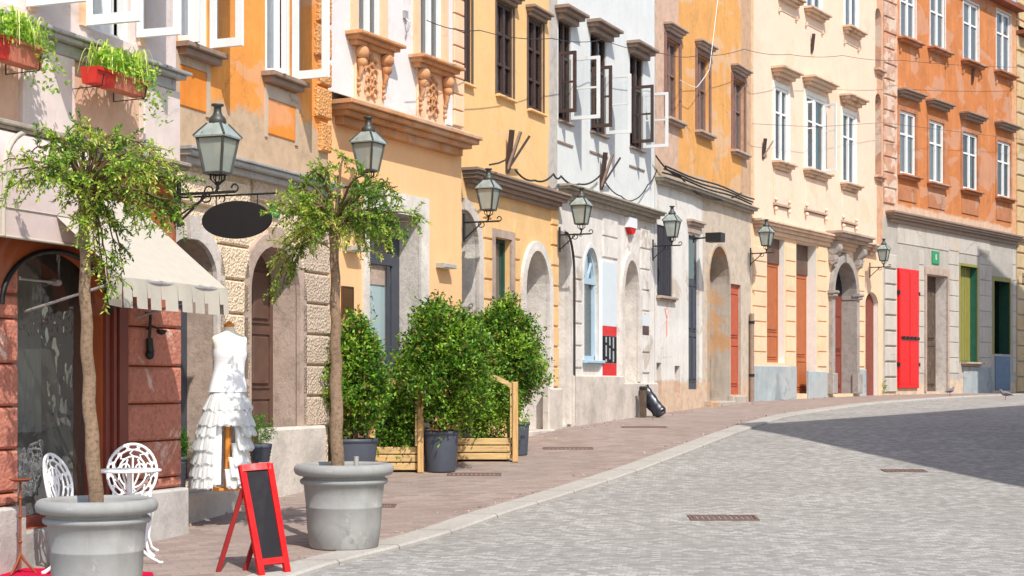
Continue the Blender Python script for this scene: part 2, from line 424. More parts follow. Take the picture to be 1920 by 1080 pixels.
defm('plate_brown', paint('dark_brown_plaque', rgb(74,44,36), .4, .1))
defm('bronze', paint('bronze_plaque', rgb(104,70,36), .45, .15, None, .5, .4))
defm('pale_blue', paint('pale_blue_print', rgb(212,220,222), .6, .03))
defm('lamp_grey', paint('grey_wall_light', rgb(176,170,160), .5, .08))
defm('sash_pane', glass('open_sash_pane', (.95,.97,.97,1), .0, .02))
defm('cable', paint('black_cable', rgb(56,52,50), .6, .1))
defm('pigeon', paint('pigeon_feathers', rgb(112,112,118), .8, .25))
defm('graffiti', paint('faded_red_graffiti', rgb(222,150,138), .9, .1))
M['net'] = None
def net_mat():
    m = NT('white_tulle')
    d = m.n('ShaderNodeBsdfPrincipled'); d.inputs['Base Color'].default_value = rgb(250,250,248); d.inputs['Roughness'].default_value = .9
    t = m.n('ShaderNodeBsdfTranslucent'); t.inputs[0].default_value = rgb(250,250,246)
    tr = m.n('ShaderNodeBsdfTransparent')
    a = m.n('ShaderNodeMixShader'); a.inputs[0].default_value = .4
    m.l(d.outputs[0], a.inputs[1]); m.l(t.outputs[0], a.inputs[2])
    b = m.n('ShaderNodeMixShader')
    f = m.ramp(m.noise(m.coord((1,1,.3)), 30, 4, .6), [(.3, .04), (.7, .22)])
    m.l(f, b.inputs[0]); m.l(a.outputs[0], b.inputs[1]); m.l(tr.outputs[0], b.inputs[2]); m.l(b.outputs[0], m.out.inputs[0])
    return m.mat
M['net'] = net_mat()
LEAF_BUSH = [leafmat('bush_leaf_dark', rgb(52,88,32)), leafmat('bush_leaf_mid', rgb(100,146,44)), leafmat('bush_leaf_light', rgb(150,188,62)), leafmat('bush_leaf_rusty', rgb(168,124,72))]
LEAF_TREE = [leafmat('acacia_leaf_dark', rgb(78,116,42)), leafmat('acacia_leaf_mid', rgb(134,172,56)), leafmat('acacia_leaf_light', rgb(180,204,78)), leafmat('acacia_leaf_yellow', rgb(220,204,116))]
LEAF_SPIDER = [leafmat('spider_leaf_lime', rgb(190,216,74)), leafmat('spider_leaf_pale', rgb(226,234,140)), leafmat('spider_leaf_green', rgb(128,172,60))]
LEAF_HEDGE = [leafmat('hedge_leaf_dark', rgb(66,104,34)), leafmat('hedge_leaf_mid', rgb(112,156,46)), leafmat('hedge_leaf_light', rgb(156,190,66))]
LEAF_BOX = [leafmat('box_leaf_bright', rgb(104,156,40)), leafmat('box_leaf_mid', rgb(70,120,32))]
M['road'] = paving('grey_setts', [rgb(142,138,131), rgb(162,157,150), rgb(174,170,162), rgb(196,192,184)], rgb(145,140,133), .088, .064, R(6), .005, .3, .45, .9)
M['pavers'] = paving('pink_brown_pavers', [rgb(148,129,119), rgb(164,146,136), rgb(176,159,148), rgb(158,139,128)], rgb(140,124,114), .21, .105, R(-22), .006, .28, .4)

# ------------------------------------------------------------------ ground profile
GT = [(-12,2.35),(0,2.2),(8,1.84),(11.4,1.545),(13,1.435),(14.1,1.41),(15,1.375),(16.1,1.30),(17.6,1.225),(20,1.08),(22,.945),(25.75,.71),
      (30.2,.565),(35.8,.39),(43.5,.305),(51.3,.275),(80,.26),(140,.26)]
def drop(Y):
    if Y <= GT[0][0]: return GT[0][1]
    if Y >= GT[-1][0]: return GT[-1][1]
    n = len(GT); d = [(GT[i+1][1]-GT[i][1])/(GT[i+1][0]-GT[i][0]) for i in range(n-1)]
    def m(i):
        if i == 0: return d[0]
        if i == n-1: return d[-1]
        return 0 if d[i-1]*d[i] <= 0 else 2*d[i-1]*d[i]/(d[i-1]+d[i])
    for i in range(n-1):
        if Y <= GT[i+1][0]:
            h = GT[i+1][0]-GT[i][0]; t = (Y-GT[i][0])/h
            return ((2*t**3-3*t*t+1)*GT[i][1] + (t**3-2*t*t+t)*h*m(i) + (-2*t**3+3*t*t)*GT[i+1][1] + (t**3-t*t)*h*m(i+1))
def gz(Y): return EYE - drop(Y)
def ground_at(px, py):
    lo, hi = 3.0, 90.0
    for _ in range(60):
        mid = (lo+hi)/2
        if HY + FPX*drop(mid)/mid > py: lo = mid
        else: hi = mid
    Y = (lo+hi)/2
    return Vector(((px-CX)/FPX*Y, Y, gz(Y)))
def at(px, py, Y): return Vector(((px-CX)/FPX*Y, Y, EYE + (HY-py)/FPX*Y))

# ------------------------------------------------------------------ facades
class Fac:
    all = []
    def __init__(s, x1, x2, VP, k, label):
        s.x1, s.x2, s.VP, s.k = x1, x2, VP, k
        a, b = s.pw(x1), s.pw(x2)
        s.o = a; s.d = (b-a).normalized(); s.len = (b-a).length
        s.n = Vector((s.d.y, -s.d.x))
        s.rz = math.atan2(s.d.y, s.d.x)
        s.z0 = gz(a.y)
        s.root = empty('old_house', (a.x, a.y, s.z0), s.rz, label, 'house', 'terraced old houses lining the street')
        s.holes = []
        Fac.all.append(s)
    def sc(s, x): return s.k*(s.VP-x)
    def pw(s, x): q = s.sc(x); return Vector(((x-CX)/q, FPX/q))
    def Lz(s, x, y, o=0):
        r = Vector(((x-CX)/FPX, 1.0))
        t = (s.o + s.n*o).dot(s.n)/r.dot(s.n)
        p = r*t
        return (p-s.o).dot(s.d), EYE + (HY-y)/FPX*t - s.z0
    def L(s, x, o=0): return s.Lz(x, HY, o)[0]
    def z(s, x, y, o=0): return s.Lz(x, y, o)[1]
    def gl(s, L): # local ground height at L
        return gz(s.o.y + s.d.y*L) - s.z0
    def world(s, L, o, z):
        p = s.o + s.d*L + s.n*o
        return Vector((p.x, p.y, z + s.z0))
    def rect(s, x1, x2, yt, yb, o=0):
        xm = (x1+x2)/2
        return s.L(x1, o), s.L(x2, o), s.z(xm, yb, o), s.z(xm, yt, o)
    def hole(s, poly, depth=.2, mi=0): s.holes.append((poly, depth, mi))
    def walls(s, zsplit, H, m_low, m_up, reveals=(), zones_up=None, L0=None, L1=None):
        L0 = -.0 if L0 is None else L0; L1 = s.len if L1 is None else L1
        for nm, za, zb, mt in (('ground_floor_wall', -1.2, zsplit, m_low), ('upper_wall', zsplit, H, m_up)):
            mb = MB(); mats = [mt] + list(reveals)
            hs = [h for h in s.holes if za <= sum(p[1] for p in h[0])/len(h[0]) < zb]
            vs = [Vector((L0,za)), Vector((L1,za)), Vector((L1,zb)), Vector((L0,zb))]
            ed = [(0,1),(1,2),(2,3),(3,0)]
            polys = []
            for poly, dep, mi in hs:
                poly = [(min(max(p[0], L0+.01), L1-.01), min(max(p[1], za+.01), zb-.01)) for p in poly]
                polys.append(poly)
                o = len(vs); n = len(poly)
                vs += [Vector(p) for p in poly]
                ed += [(o+i, o+(i+1) % n) for i in range(n)]
                for i in range(n):
                    a, b = poly[i], poly[(i+1) % n]
                    mb.quad((a[0],0,a[1]), (b[0],0,b[1]), (b[0],dep,b[1]), (a[0],dep,a[1]), mi)
            rv, re, rf, *_ = delaunay_2d_cdt(vs, ed, [], 0, 1e-5)
            def inside(pt, poly):
                c = False; n = len(poly)
                for i in range(n):
                    a, b = poly[i], poly[(i+1) % n]
                    if (a[1] > pt[1]) != (b[1] > pt[1]) and pt[0] < (b[0]-a[0])*(pt[1]-a[1])/(b[1]-a[1]+1e-12)+a[0]: c = not c
                return c
            keep = []
            for f in rf:
                cx = sum(rv[i][0] for i in f)/len(f); cz = sum(rv[i][1] for i in f)/len(f)
                if any(inside((cx, cz), p) for p in polys): continue
                keep.append(f)
            mb.add([(p[0], 0, p[1]) for p in rv], keep, 0)
            mb.build(nm, mats, s.root)
        mb = MB(); dp = 6.0
        mb.quad((L0,0,-1.2),(L0,dp,-1.2),(L0,dp,H),(L0,0,H)); mb.quad((L1,0,-1.2),(L1,0,H),(L1,dp,H),(L1,dp,-1.2))
        mb.quad((L0,dp,-1.2),(L1,dp,-1.2),(L1,dp,H),(L0,dp,H))
        mb.quad((L0+.01,.5,zsplit-.02),(L1-.01,.5,zsplit-.02),(L1-.01,dp-.01,zsplit-.02),(L0+.01,dp-.01,zsplit-.02))
        mb.quad((L0+.01,.02,-.8),(L1-.01,.02,-.8),(L1-.01,dp-.01,-.8),(L0+.01,dp-.01,-.8))
        mb.build('rear_wall', M['interior'], s.root)
        mb = MB()
        mb.box(L0, L1, -.35, dp+.3, H, H+.12)
        mb.add([(L0,-.3,H+.12),(L1,-.3,H+.12),(L1,dp/2,H+2.4),(L0,dp/2,H+2.4)], [(0,1,2,3)]); mb.add([(L0,dp+.3,H+.12),(L1,dp+.3,H+.12),(L1,dp/2,H+2.4),(L0,dp/2,H+2.4)], [(0,3,2,1)])
        mb.build('roof', M['roof_tile'], s.root)

def arch(L1, L2, z0, zs, zt, n=14):
    c, r = (L1+L2)/2, (L2-L1)/2
    return [(L2, z0)] + [(c + r*math.cos(math.pi*i/n), zs + (zt-zs)*math.sin(math.pi*i/n)) for i in range(n+1)] + [(L1, z0)]
def rectp(L1, L2, z0, z1): return [(L1,z0),(L2,z0),(L2,z1),(L1,z1)]

def window(f, x1, x2, yt, yb, frame='white_paint', depth=.12, rev=0, cols=2, rows=(.36,), bw=.05, curtain='curtain', pane='pane', cur_cover=1.0,
           sill=None, hood=None, surround=None, fill=True, rough_open=None):
    """one window: hole in the wall, frame mesh as the part; panes, sill, hood, surround and curtain as its sub-parts"""
    L1, L2, z0, z1 = f.rect(x1, x2, yt, yb)
    f.hole(rectp(L1, L2, z0, z1), depth+.08, rev)
    w = MB(); y = depth
    w.box(L1-.01, L1+bw, y-.03, y+.04, z0, z1); w.box(L2-bw, L2+.01, y-.03, y+.04, z0, z1)
    w.box(L1+bw, L2-bw, y-.03, y+.04, z0-.01, z0+bw*1.2); w.box(L1+bw, L2-bw, y-.03, y+.04, z1-bw, z1+.01)
    if fill:
        for c in range(1, cols):
            Lm = L1 + (L2-L1)*c/cols
            w.box(Lm-bw*.62, Lm+bw*.62, y-.036, y+.036, z0+bw, z1-bw)
        for r_ in rows:
            zr = z1 - (z1-z0)*r_
            w.box(L1+bw, L2-bw, y-.028, y+.032, zr-bw*.32, zr+bw*.32)
    wo = w.build('window', M[frame], f.root)
    if pane:
      p = MB(); p.quad((L1+bw*.5,y+.01,z0+bw*.5),(L2-bw*.5,y+.01,z0+bw*.5),(L2-bw*.5,y+.01,z1-bw*.5),(L1+bw*.5,y+.01,z1-bw*.5))
    if pane: p.build('pane', M[pane], wo)
    if curtain:
        c = MB(); n = 26; cl = L2 - L1; cur_cover = cur_cover if cur_cover < 1 else rnd.choice([1, .55, .75, .9])
        for (a, b) in ((0, .5*cur_cover), (1-.5*cur_cover, 1)) if cur_cover < 1 else ((0, 1),):
            vs = []
            for i in range(n+1):
                t = a + (b-a)*i/n
                yy = y+.10 + .02*math.sin(t*38+x1)+.012*math.sin(t*71)
                vs += [(L1+cl*t, yy, z0), (L1+cl*t, yy, z1)]
            c.add(vs, [(2*i, 2*i+2, 2*i+3, 2*i+1) for i in range(n)], 0, True)
        c.build('curtain', M[curtain], wo)
    if surround:
        sw, sp, sm = surround
        s = MB()
        s.ring_open([(L1-sw,z0),(L1-sw,z1+sw),(L2+sw,z1+sw),(L2+sw,z0)], [(L1,z0),(L1,z1),(L2,z1),(L2,z0)], -sp, .01)
        s.build('surround', M[sm], wo)
    if sill:
        ex, steps, sm = sill
        s = MB(); s.mold(L1-ex, L2+ex, z0+.005, steps); s.build('sill', M[sm], wo)
    if hood:
        up, ex, steps, sm = hood
        s = MB(); s.mold(L1-ex, L2+ex, z1+up, steps)
        s.build('lintel', M[sm], wo)
    return wo, (L1, L2, z0, z1)

def casement(f, parent, xh, ytop, ybot, width, ang, mat, side=1, bw=.05, rows=(.5,), cols=1, ybase=.0):
    """open sash hinged on the wall at pixel column xh; ang measured from closed, side=+1 hinge at its near edge"""
    Lh = f.L(xh); zt, zb = f.z(xh, ytop), f.z(xh, ybot)
    a = R(ang); dx, dy = math.cos(a)*side, -math.sin(a)
    ax = Vector((dx, dy, 0)); ay = Vector((-dy, dx, 0)); az = Vector((0,0,1))
    o = Vector((Lh, ybase, 0))
    mb = MB()
    def seg(u0, u1, v0, v1, t=.022): mb.obox(o + ax*(u0+u1)/2 + az*(v0+v1)/2, ax, ay, az, (u1-u0)/2, t, (v1-v0)/2)
    seg(0, bw, zb, zt); seg(width-bw, width, zb, zt)
    seg(bw, width-bw, zb, zb+bw*1.15); seg(bw, width-bw, zt-bw, zt)
    for r_ in rows:
        z = zt-(zt-zb)*r_; seg(bw, width-bw, z-bw*.3, z+bw*.3, .016)
    for c in range(1, cols):
        u = width*c/cols; seg(u-bw*.25, u+bw*.25, zb+bw, zt-bw, .015)
    p = [o+ax*bw*.8+az*(zb+bw), o+ax*(width-bw*.8)+az*(zb+bw), o+ax*(width-bw*.8)+az*(zt-bw), o+ax*bw*.8+az*(zt-bw)]
    mb.add(p, [(0,1,2,3)], 1)
    return mb.build('casement', [M[mat], M['sash_pane']], parent)

def door(f, poly, y, mat, panels=(), name='door', pmat=None, handle=None):
    mb = MB(); mb.prism(poly, y, y+.05)
    xs = [p[0] for p in poly]; zs = [p[1] for p in poly]
    x0, x1, z0, z1 = min(xs), max(xs), min(zs), max(zs)
    for (a, b, c, d) in panels:
        X0, X1, Z0, Z1 = x0+(x1-x0)*a, x0+(x1-x0)*b, z0+(z1-z0)*c, z0+(z1-z0)*d
        bw = .02
        mb.box(X0, X1, y-.018, y, Z0, Z0+bw); mb.box(X0, X1, y-.018, y, Z1-bw, Z1)
        mb.box(X0, X0+bw, y-.018, y, Z0+bw, Z1-bw); mb.box(X1-bw, X1, y-.018, y, Z0+bw, Z1-bw)
        mb.bevbox(X0+.045, X1-.045, y-.022, y, Z0+.045, Z1-.045, .012)
    o = mb.build(name, M[mat], f.root)
    if handle:
        h = MB(); hx = x0+(x1-x0)*handle; hz = z0+(z1-z0)*.42
        h.tube([(hx, y, hz), (hx, y-.05, hz), (hx+.09, y-.055, hz)], .009, 6); h.box(hx-.02, hx+.02, y-.006, y, hz-.09, hz+.06)
        h.build('handle', M['black_iron'], o)
    return o

def blocks(f, La, Lb, z0, z1, n, mat, gap=.022, out=.03, b=.008):
    mb = MB(); rust(mb, La, Lb, z0, z1, n, gap, out, b); return mb.build('wall_blocks', M[mat], f.root)
def rust(mb, La, Lb, z0, z1, n, gap=.022, out=.03, b=.008, mi=0):
    h = (z1-z0)/n
    for i in range(n):
        mb.bevbox(La, Lb, -out, .015, z0+i*h+gap/2, z0+(i+1)*h-gap/2, b, mi)
# ================================================================== the houses
def half_arch(L1, L2, z0, zs, zt, n=8):
    return [(L2, z0)] + [(L1 + (L2-L1)*math.cos(.5*math.pi*i/n), zs + (zt-zs)*math.sin(.5*math.pi*i/n)) for i in range(n+1)] + [(L1, z0)]
def grow(poly, w, arc):   # widen an opening outline (open polyline bottom-to-bottom) outward by w
    out = []
    xs = [p[0] for p in poly]; c = (max(xs)+min(xs))/2; hw = (max(xs)-min(xs))/2
    zs = max(p[1] for p in poly)
    for (x, z) in poly: out.append((c + (x-c)*(hw+w)/hw, z))
    zmin = arc[0]; zt = arc[1]
    return [(x, z if z <= zmin+1e-6 else zmin + (z-zmin)*(zt-zmin+w)/(zt-zmin)) for (x, z) in out]
def arch_door(f, x1, x2, yt, ys, yb, depth, rev, sw, smat, sp=.05, half=False, dmat='door_brown', panels=(), key=True, dname='door', handle=None):
    xm = (x1+x2)/2
    L1, L2 = f.L(x1), f.L(x2); z0, zs, zt = f.z(xm, yb), f.z(xm, ys), f.z(xm, yt)
    poly = half_arch(L1, L2, z0, zs, zt) if half else arch(L1, L2, z0, zs, zt)
    f.hole(poly, depth, rev)
    s = MB()
    if half:
        outer = half_arch(L1, L2+sw, z0, zs, zt+sw); s.ring_open(outer[:-1], poly[:-1], -sp, .01)
    else:
        s.ring_open(grow(poly, sw, (zs, zt)), poly, -sp, .01)
        if key:
            c = (L1+L2)/2; k = .09
            s.prism([(c-k*.8, zt-.02), (c+k*.8, zt-.02), (c+k*1.25, zt+sw+.05), (c-k*1.25, zt+sw+.05)], -sp-.04, .01)
    s.build('surround', M[smat], f.root)
    d = door(f, [(p[0], p[1]) for p in poly], depth-.02, dmat, panels, dname, handle=handle)
    return poly, d
def panel(f, x1, x2, yt, yb, mat, out=.012, name='wall_panel', o=0):
    L1, L2, z0, z1 = f.rect(x1, x2, yt, yb, o)
    mb = MB(); mb.bevbox(L1, L2, -out, .012, z0, z1, min(.01, out*.6))
    return mb.build(name, M[mat], f.root)
def cornice(f, xa, xb, xr, yr, steps, mat, name='cornice', parent=None, La=None, Lb=None):
    pm = max(p for p, h in steps)
    z = f.z(xr, yr, pm)
    mb = MB(); mb.mold(f.L(xa) if La is None else La, f.L(xb) if Lb is None else Lb, z, steps)
    return mb.build(name, M[mat], f.root), z

# ---- pink house with the shop
B0 = Fac(-180, 330, 2070, .1160, 'pink plaster house with the arched shop window and cream awning')
f = B0
zc = f.z(100, 244, .2)
cornice(f, -180, 330, 100, 244, [(.20,.035),(.16,.03),(.08,.06)], 'lichen_ledge', 'ledge')
cornice(f, -180, 330, 100, 48, [(.18,.03),(.14,.04),(.06,.10)], 'metal_ledge', 'ledge')
zA, zB = zc, f.z(100, 48, .18)-.17
for a, b in ((35,132),(262,330)):
    mb = MB(); mb.bevbox(f.L(a), f.L(b), -.05, .01, zA, zB, .01); mb.build('pilaster', M['pink_wall'], f.root)
for a, b in ((-90,33),(134,260)):
    mb = MB(); mb.bevbox(f.L(a), f.L(b), -.012, .01, zA, zB, .006); mb.build('wall_panel', M['peach_panel'], f.root)
w, _ = window(f, -60, 52, -300, 0, depth=.14, fill=False, pane=None, surround=(.09,.025,'peach_trim'))
casement(f, w, 52, -260, 13, .55, 90, 'white_paint', -1, bw=.07, rows=(.62,))
w, _ = window(f, 160, 258, -260, 68, depth=.14, fill=False, pane=None, surround=(.09,.025,'peach_trim'), cur_cover=.99)
casement(f, w, 160, -230, 49, .54, 90, 'white_paint', 1, bw=.075, rows=(.6,))
casement(f, w, 258, -200, 71, .43, 92, 'white_paint', -1, bw=.06, rows=(.6,))
# shop window
L1, L2, z0, z1 = f.rect(25, 190, 452, 985)
f.hole(rectp(L1, L2, z0, z1), .24, 1)
sw = MB()
for a, b in ((L1, L1+.05), (L2-.05, L2)): sw.box(a, b, .10, .17, z0, z1)
sw.box(L1+.05, L2-.05, .09, .18, z0, z0+.09); sw.box(L1+.05, L2-.05, .10, .17, z1-.06, z1)
so = sw.build('shop_window', M['shop_frame'], f.root)
p = MB(); p.quad((L1+.04,.14,z0+.05),(L2-.04,.14,z0+.05),(L2-.04,.14,z1-.03),(L1+.04,.14,z1-.03)); p.build('pane', M['shop_pane'], so)
cu = MB(); n = 30
for (a, b, m_) in ((.12,.30,0),(.40,.52,0),(.60,.98,0)):
    vs = []
    for i in range(n+1):
        t = a+(b-a)*i/n; vs += [(L1+(L2-L1)*t, .62+.03*math.sin(t*70), z0+.75), (L1+(L2-L1)*t, .62+.03*math.sin(t*70), z1)]
    cu.add(vs, [(2*i,2*i+2,2*i+3,2*i+1) for i in range(n)], 0, True)
cu.build('curtain', M['curtain_grey'], so)
bd = MB(); bd.box(L1+.02, L2-.02, .9, .95, z0-.05, z0+.55); bd.build('display_back', M['curtain_green'], so)
rd = MB(); zr = f.z(60, 523); rd.tube([(L1+.05,.08,zr),(L1+.62,.08,zr)], .012, 8); rd.tube([(L1+.62,.08,zr),(L1+.70,.08,zr)], .03, 8); rd.tube([(L1+.62,.13,zr),(L1+.62,.03,zr)], .02, 8)
rd.tube([(L1+.12,.1,zr),(L1+.12,.03,zr)], .018, 6)
rd.build('curtain_rod', M['metal_ledge'], so)
# brown fascia with arched lower edge and black trim
Lc = f.L(108,.13); rx = f.L(205,.13)-Lc; zsp, ztp = f.z(108, 575, .13), f.z(108, 469, .13)
ap = [(Lc + rx*math.cos(math.pi*i/24), zsp + (ztp-zsp)*math.sin(math.pi*i/24)) for i in range(25)]
fa = MB(); ztop = f.z(100, 440, .13)
for i in range(24):
    a, b = ap[i], ap[i+1]
    fa.add([(a[0],-.13,a[1]),(b[0],-.13,b[1]),(b[0],-.13,ztop),(a[0],-.13,ztop)], [(0,1,2,3)])
    fa.quad((a[0],-.13,a[1]),(a[0],0,a[1]),(b[0],0,b[1]),(b[0],-.13,b[1]))
fa.box(Lc-rx-1.0, Lc-rx-.001, -.13, -.0, zsp, ztop); fa.box(Lc+rx+.001, f.L(232,.05), -.10, 0, zsp+.05, ztop)
fao = fa.build('fascia', M['fascia_brown'], f.root)
tr = MB(); tr.tube([(p[0], -.145, p[1]-.012) for p in ap], .022, 8); tr.build('arch_trim', M['black_trim'], fao)
# red brown entrance frame beside the window
mb = MB()
La, Lb = f.L(192), f.L(231); zb_ = f.z(210, 992); zt_ = f.z(210, 470)
mb.box(La+.01, La+.06, -.03, .02, zb_, zt_); mb.box(La+.10, La+.14, -.05, .02, zb_, zt_); mb.box(Lb-.14, Lb-.01, -.06, .02, zb_, zt_); mb.box(La+.06, Lb-.14, -.012, .01, zb_, zt_)
mb.build('door_frame', M['shop_frame'], f.root)
# rock faced piers and plinth
ys = [575, 614, 687, 757, 827, 897, 918]
for a, b, out in ((232, 331, .06), (-140, 24, .06)):
    mb = MB()
    for i in range(len(ys)-1):
        xm = 281
        mb.bevbox(f.L(a), f.L(b), -out, .01, f.z(xm, ys[i+1])+.008, f.z(xm, ys[i])-.008, .02)
    if a < 0: mb.bevbox(f.L(-140), f.L(24), -.06, .01, f.z(281, 573)+.008, f.z(281, 500), .02)
    mb.build('pier', M['pink_rock'], f.root)
mb = MB()
for a, b, o_, zt_ in ((232, 331, .14, f.z(290, 918)), (-160, 24, .14, f.z(290, 918)), (24.3, 231.7, .10, z0-.002)):
    mb = MB(); mb.bevbox(f.L(a), f.L(b), -o_, .01, -1, zt_, .02); mb.build('plinth', M['plinth_grey'], f.root)
f.walls(zA-.05, 9.6, M['fascia_brown'], M['pink_wall'], [M['fascia_brown']])

# ---- ochre house with the stone arched doorway
B1 = Fac(330, 615, 2070, .1096, 'ochre orange house with worn plaster and the brown stone arched doorway')
f = B1
zc = f.z(470, 300, .24)
M['ochre'] = plaster('ochre_plaster', rgb(244,160,80), .16, rgb(226,185,140), .75, rgb(250,190,110), .5, thr=.62, peel=[(2, zc+.62, -1, rgb(196,168,138), .9)])
cornice(f, 322, 612, 470, 300, [(.24,.03),(.21,.05),(.12,.07)], 'metal_ledge')
w, _ = window(f, 334, 395, -330, 92, depth=.08, fill=False, pane=None, sill=(.07,[(.17,.05),(.12,.07)],'tin_brown'), cur_cover=.99)
casement(f, w, 395, -230, 91, .38, 88, 'white_paint', -1, bw=.075, rows=(.55,))
casement(f, w, 336, -230, 80, .26, 80, 'white_paint', 1, bw=.06, rows=(.55,), ybase=.05)
w, _ = window(f, 497, 550, -270, 146, depth=.08, fill=False, pane=None, sill=(.09,[(.17,.05),(.12,.06)],'tin_brown'), cur_cover=.99)
casement(f, w, 549, -230, 150, .46, 88, 'white_paint', -1, bw=.08, rows=(.52,))
casement(f, w, 500, -230, 138, .26, 72, 'white_paint', 1, bw=.05, rows=(.52,), ybase=.05)
for a, b, yt, yb in ((334, 385, 128, 204), (500, 552, 192, 258)):
    mb = MB(); L1, L2, z0, z1 = f.rect(a, b, yt, yb)
    mb.ring_open([(L1-.05,z0-.04),(L1-.05,z1+.05),(L2+.07,z1+.05),(L2+.07,z0-.04)], [(L1,z0-.04),(L1,z1),(L2,z1),(L2,z0-.04)], -.02, .01)
    mb.box(L1-.05, L2+.07, -.02, .01, z1+.05, z1+.14)
    mb.build('panel_frame', M['ochre_worn'], f.root)
    panel(f, a, b, yt, yb, 'orange_panel', .015)
mb = MB()
for yt, yb, a in ((-90,-30,588),(-20,42,592),(50,108,588),(116,160,594),(166,222,588),(230,284,596)):
    mb.bevbox(f.L(a), f.L(615), -.06, .01, f.z(602, yb), f.z(602, yt), .02)
mb.build('quoin', M['ochre_rock'], f.root)
# two stone doorways
arch_door(f, 300, 400, 445, 520, 905, .33, 1, .16, 'stone', dmat='door_grey')
poly, dmain = arch_door(f, 464, 556, 462, 548, 905, .32, 1, .15, 'stone_brown', dmat='door_brown',
    panels=((.08,.48,.68,.92),(.52,.92,.68,.92),(.08,.48,.40,.64),(.52,.92,.40,.64),(.08,.48,.04,.36),(.52,.92,.04,.36)), handle=.44)
g = MB(); Lg = f.L(497); zg = f.z(482, 600)
for pts in ([(0,0),(0,.16)],[(.06,.02),(.10,.08),(.06,.16)],[(.05,-.14),(.1,-.06),(.04,-.02),(.09,-.12)],[(-.02,-.2),(.08,-.19)]):
    g.tube([(Lg-.12+a*.6, .29, zg+b) for a, b in pts], .008, 5)
g.build('graffiti', M['white_enamel'], dmain)
for (a, b, ya, yb, n, tgt) in ((404, 462, 352, 906, 8, 'cream_rock'), (334, 462, 330, 392, 1, 'cream_rock'), (561, 613, 372, 800, 7, 'tan_rock'), (470, 613, 342, 392, 1, 'tan_rock')):
    if b == 462 and a == 404: ya = 398
    if a == 561: ya = 398
    xm = (a+b)/2
    blocks(f, f.L(a), f.L(b), f.z(xm, yb), f.z(xm, ya), n, tgt, .02, .05, .018)
mb = MB()
mb.bevbox(f.L(508,.14), f.L(613,.14), -.14, .01, -1, f.z(560, 800,.14), .03)
mb.build('plinth', M['plinth'], f.root)
mb = MB(); mb.bevbox(-.4, f.L(452,.28), -.30, .3, -1.2, f.z(400, 920,.28), .03); mb.build('step', M['plinth'], f.root)
mb = MB(); mb.bevbox(f.L(456,.1), f.L(506,.1), -.12, .32, -1.2, f.z(470, 905), .03)
mb.build('step', M['plinth'], f.root)
f.walls(zc-.06, 9.9, M['cream_rock'], M['ochre'], [M['stone_brown']], L0=-.7)

# ---- peach house with carved sills
B2 = Fac(615, 865, 2450, .086, 'peach house with carved window sills and a tall stone door surround')
f = B2
_, zc = cornice(f, 600, 865, 720, 201, [(.34,.05),(.30,.06),(.22,.06),(.12,.10)], 'cornice_brown', La=-.02)
mb = MB(); mb.add([(-.02,-.33,zc+.002),(f.len,-.33,zc+.002),(f.len,-.005,zc+.12),(-.02,-.005,zc+.12)], [(0,1,2,3)]); mb.build('cornice_top', M['ochre_worn'], f.root)
def carved(f, wo, L1, L2, z0):
    mb = MB(); mb.bevbox(L1-.06, L2+.06, -.03, .01, z0-.92, z0-.12, .012); mb.build('apron', M['peach_trim'], wo)
    o = MB(); c = (L1+L2)/2
    for s_ in (-1, 1):
        e = c + s_*((L2-L1)/2+.02)
        for (dz, r) in ((-.22,.085),(-.34,.06)): o.ball((e, -.10, z0+dz), r, 0, 12, 8)
        o.tube([(e,-.07,z0-.3),(e,-.09,z0-.42),(e,-.06,z0-.52)], [.05,.035,.02], 8)
        for q in range(3): o.ball((e, -.05, z0-.54-q*.07), .028, 0, 8, 5)
    for s_ in (-1, 1):
        for q in range(4):
            zc_ = z0-.30-.12*q; rr = .05+.012*(q % 2)
            o.tube([(c+s_*(.03+rr*.9+rr*math.cos(a)), -.05, zc_+rr*math.sin(a)) for a in [k*math.pi/5 for k in range(9)]], .016, 5)
    for q in range(6): o.ball((c, -.045, z0-.22-.09*q), .034, 0, 8, 5)
    o.build('carving', M['cornice_brown'], wo)
for x1, x2, yb in ((668, 712, 74), (784, 827, 117)):
    w, (L1, L2, z0, z1) = window(f, x1, x2, -210, yb, depth=.035, curtain='curtain', pane='pane_dim', cur_cover=.99, surround=(.14,.04,'peach_trim'),
        sill=(.26,[(.24,.04),(.18,.05),(.12,.06)],'cornice_brown'), bw=.06)
    carved(f, w, L1, L2, z0)
mb = MB(); rust(mb, f.L(846), f.len, zc+.14, zc+3.2, 14, .02, .05); mb.build('pilaster', M['peach_trim'], f.root)
mb = MB(); mb.box(f.L(836), f.L(845), -.03, .01, zc+.13, zc+3.2); mb.build('wall_panel', M['peach_up'], f.root)
# hook
mb = MB(); Lh, zh = f.L(757), f.z(757, 35); mb.box(Lh-.03, Lh+.05, -.04, .01, zh, zh+.10); mb.tube([(Lh,-.03,zh),(Lh,-.09,zh-.06),(Lh,-.05,zh-.18)], .014, 6)
mb.build('wall_hook', M['metal_ledge'], f.root)
